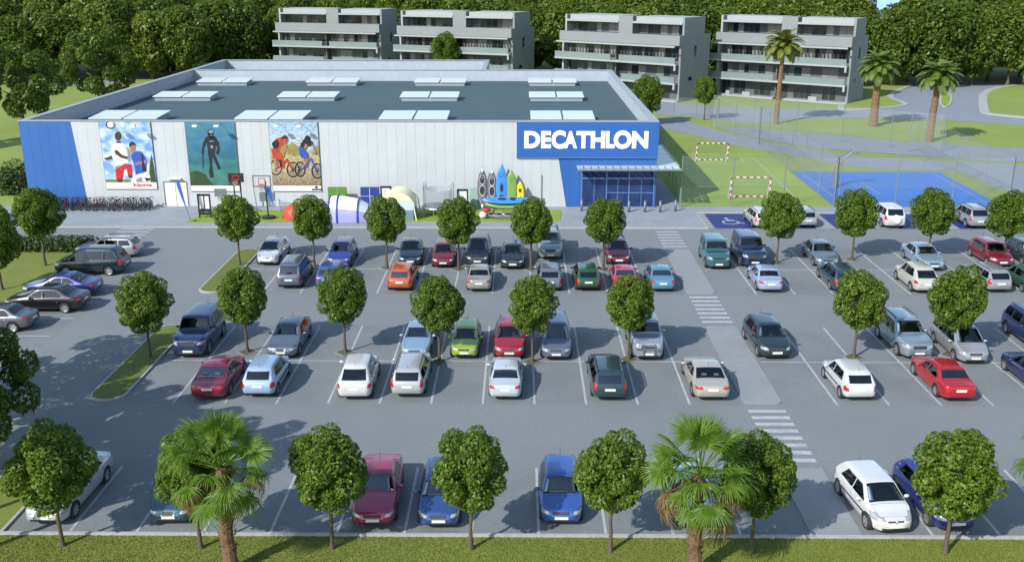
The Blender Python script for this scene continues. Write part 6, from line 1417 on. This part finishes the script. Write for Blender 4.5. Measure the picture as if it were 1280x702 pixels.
# third row
nose('jeep', 234, 444, (.022, .05, .14), 'dark blue off-roader facing the camera beside the long grass island', g3, metal=.4, s=1.06)
nose('saloon', 351, 445, (.17, .21, .26), 'blue grey saloon facing the camera right of the dark blue off-roader', g3, metal=.5, glass='car_glass_mid')
nose('sedan', 519, 446, (.27, .43, .58), 'pale blue car facing the camera behind the silver white estate', g3, s=.95, glass='car_glass_mid')
nose('hatch', 581, 445, (.36, .50, .06), 'lime green small car facing the camera in the third row', g3, s=.95)
nose('hatch', 637, 446, (.40, .012, .03), 'bright red hatchback facing the camera behind the pale saloon', g3, s=1.04)
nose('mpv', 696, 447, (.18, .21, .29), 'lilac grey people carrier facing the camera right of the bright red one', g3, metal=.5, s=.97, glass='car_glass_mid')
nose('jeep_bar', 811, 447, (.46, .49, .55), 'silver off-roader with chrome bull bar facing the camera behind a round tree', g3, metal=.5)
nose('hatch', 969, 446, (.028, .048, .055), 'dark grey green hatchback facing the camera beside the footpath', g3, s=1.08, a=3, metal=.4)
nose('suv', 1148, 446, (.34, .42, .48), 'silver blue estate off-roader facing the camera beside the bright red saloon', g3, metal=.5, glass='car_glass_mid')
nose('mpv', 1220, 452, (.48, .48, .50), 'silver minivan with dark bonnet shade facing the camera behind a round tree', g3, metal=.5, s=.97)
nose('suv', 1318, 440, (.022, .035, .13), 'blue off-roader cut by the right edge in the third row', g3, metal=.4)
# fourth row
tail('coupe', 258, 497, (.26, .015, .05), 'wine red coupe showing its tail left of the pale blue hatchback', g4, glass='car_glass_light')
tail('hatch', 322, 494, (.40, .56, .76), 'pale blue hatchback showing its tail in the fourth row', g4, s=1.03)
tail('bulge', 441, 497, (.76, .76, .74), 'white rounded hatchback showing its tail in the fourth row', g4)
tail('estate', 509, 494, (.58, .59, .59), 'silver white estate car showing its tail before the pale blue car', g4, metal=.4)
tail('saloon', 632, 497, (.60, .68, .72), 'pale blue white saloon showing its tail before the bright red hatchback', g4, s=.95, glass='car_glass_mid')
tail('estate', 763, 498, (.035, .075, .09), 'dark teal estate car showing its tail left of the champagne coupe', g4, metal=.4, s=1.02, glass='car_glass_mid')
tail('coupe', 891, 498, (.58, .54, .46), 'champagne coupe with dark roof glass showing its tail beside the footpath', g4, metal=.4)
tail('hatch', 1075, 498, (.76, .78, .79), 'small white hatchback with black bumper line showing its tail right of the footpath', g4, bump='paint')
tail('saloon', 1200, 499, (.50, .012, .025), 'bright red saloon showing its tail before the silver blue estate off-roader', g4, glass='car_glass_mid')
tail('sedan', 1320, 492, (.018, .028, .12), 'blue car cut by the right edge in the fourth row', g4)
# row along the near lawn
nose('saloon', 56, 653, (.55, .56, .57), 'white saloon half hidden by the leftmost tree of the near lawn', g5, a=-2)
nose('saloon', 209, 652, (.05, .12, .16), 'teal saloon facing the lawn behind the tree left of the fan palm', g5, metal=.4)
nose('sedan', 463, 656, (.38, .035, .09), 'crimson saloon facing the lawn right of a round tree', g5, a=2, glass='car_glass_mid')
nose('hatch', 547, 657, (.035, .09, .28), 'blue hatchback with black mirrors half hidden by a round tree', g5, bump='paint', a=1, glass='car_glass_mid')
nose('hatch', 703, 653, (.04, .12, .42), 'bright blue hatchback facing the lawn left of a round tree', g5, a=-1, glass='car_glass_mid')
nose('hatch', 872, 657, (.40, .60, .62), 'pale teal car behind the right fan palm', g5, a=0)
nose('clio', 1113, 664, (.82, .82, .82), 'white two-door hatchback facing the lawn beside the footpath', g5, a=6)
nose('hatch', 1192, 661, (.025, .04, .22), 'dark blue hatchback half hidden by the rightmost tree of the near lawn', g5, s=1.03, a=5)
# nose in at the left edge, tails to the right
def side(kind, xr, y, col, label, **k): return car(kind, (xr - TYPES[kind]['L'] / 2 * k.get('s', 1), y, .014), R(90 + k.pop('a', 0)), col, label, g6, **k)
side('mpv', -27.35, 64.9, (.02, .042, .052), 'dark green people carrier seen from its side at the left edge of the lot', metal=.4, s=1.08)
side('estate', -28.0, 69.0, (.52, .54, .55), 'silver estate car beyond the dark green people carrier by the hedge', metal=.4)
side('coupe', -27.3, 60.0, (.03, .04, .21), 'dark blue coupe behind the black saloon at the left', metal=.4, s=1.04)
side('saloon', -26.9, 57.1, (.022, .02, .026), 'black saloon with bright window trims at the left edge', metal=.5, s=1.06)
side('sedan', -28.5, 53.7, (.13, .145, .17), 'grey saloon partly hidden by the big dark tree at the left edge', metal=.5)
# blue bays
tail('estate', 955, 283, (.66, .62, .58), 'white estate car in the blue bays, leftmost, half behind a round tree', g7, s=.96)
tail('estate', 1010, 282, (.46, .48, .48), 'silver estate car showing its tail in the blue bays before the green field', g7, metal=.5, s=.96)
tail('spare_suv', 1120, 283, (.72, .72, .74), 'white off-roader with spare wheel on its tail before the blue court', g7)
tail('suv', 1226, 283, (.40, .42, .46), 'silver off-roader in the blue bays near the right edge', g7, metal=.5, s=.95)
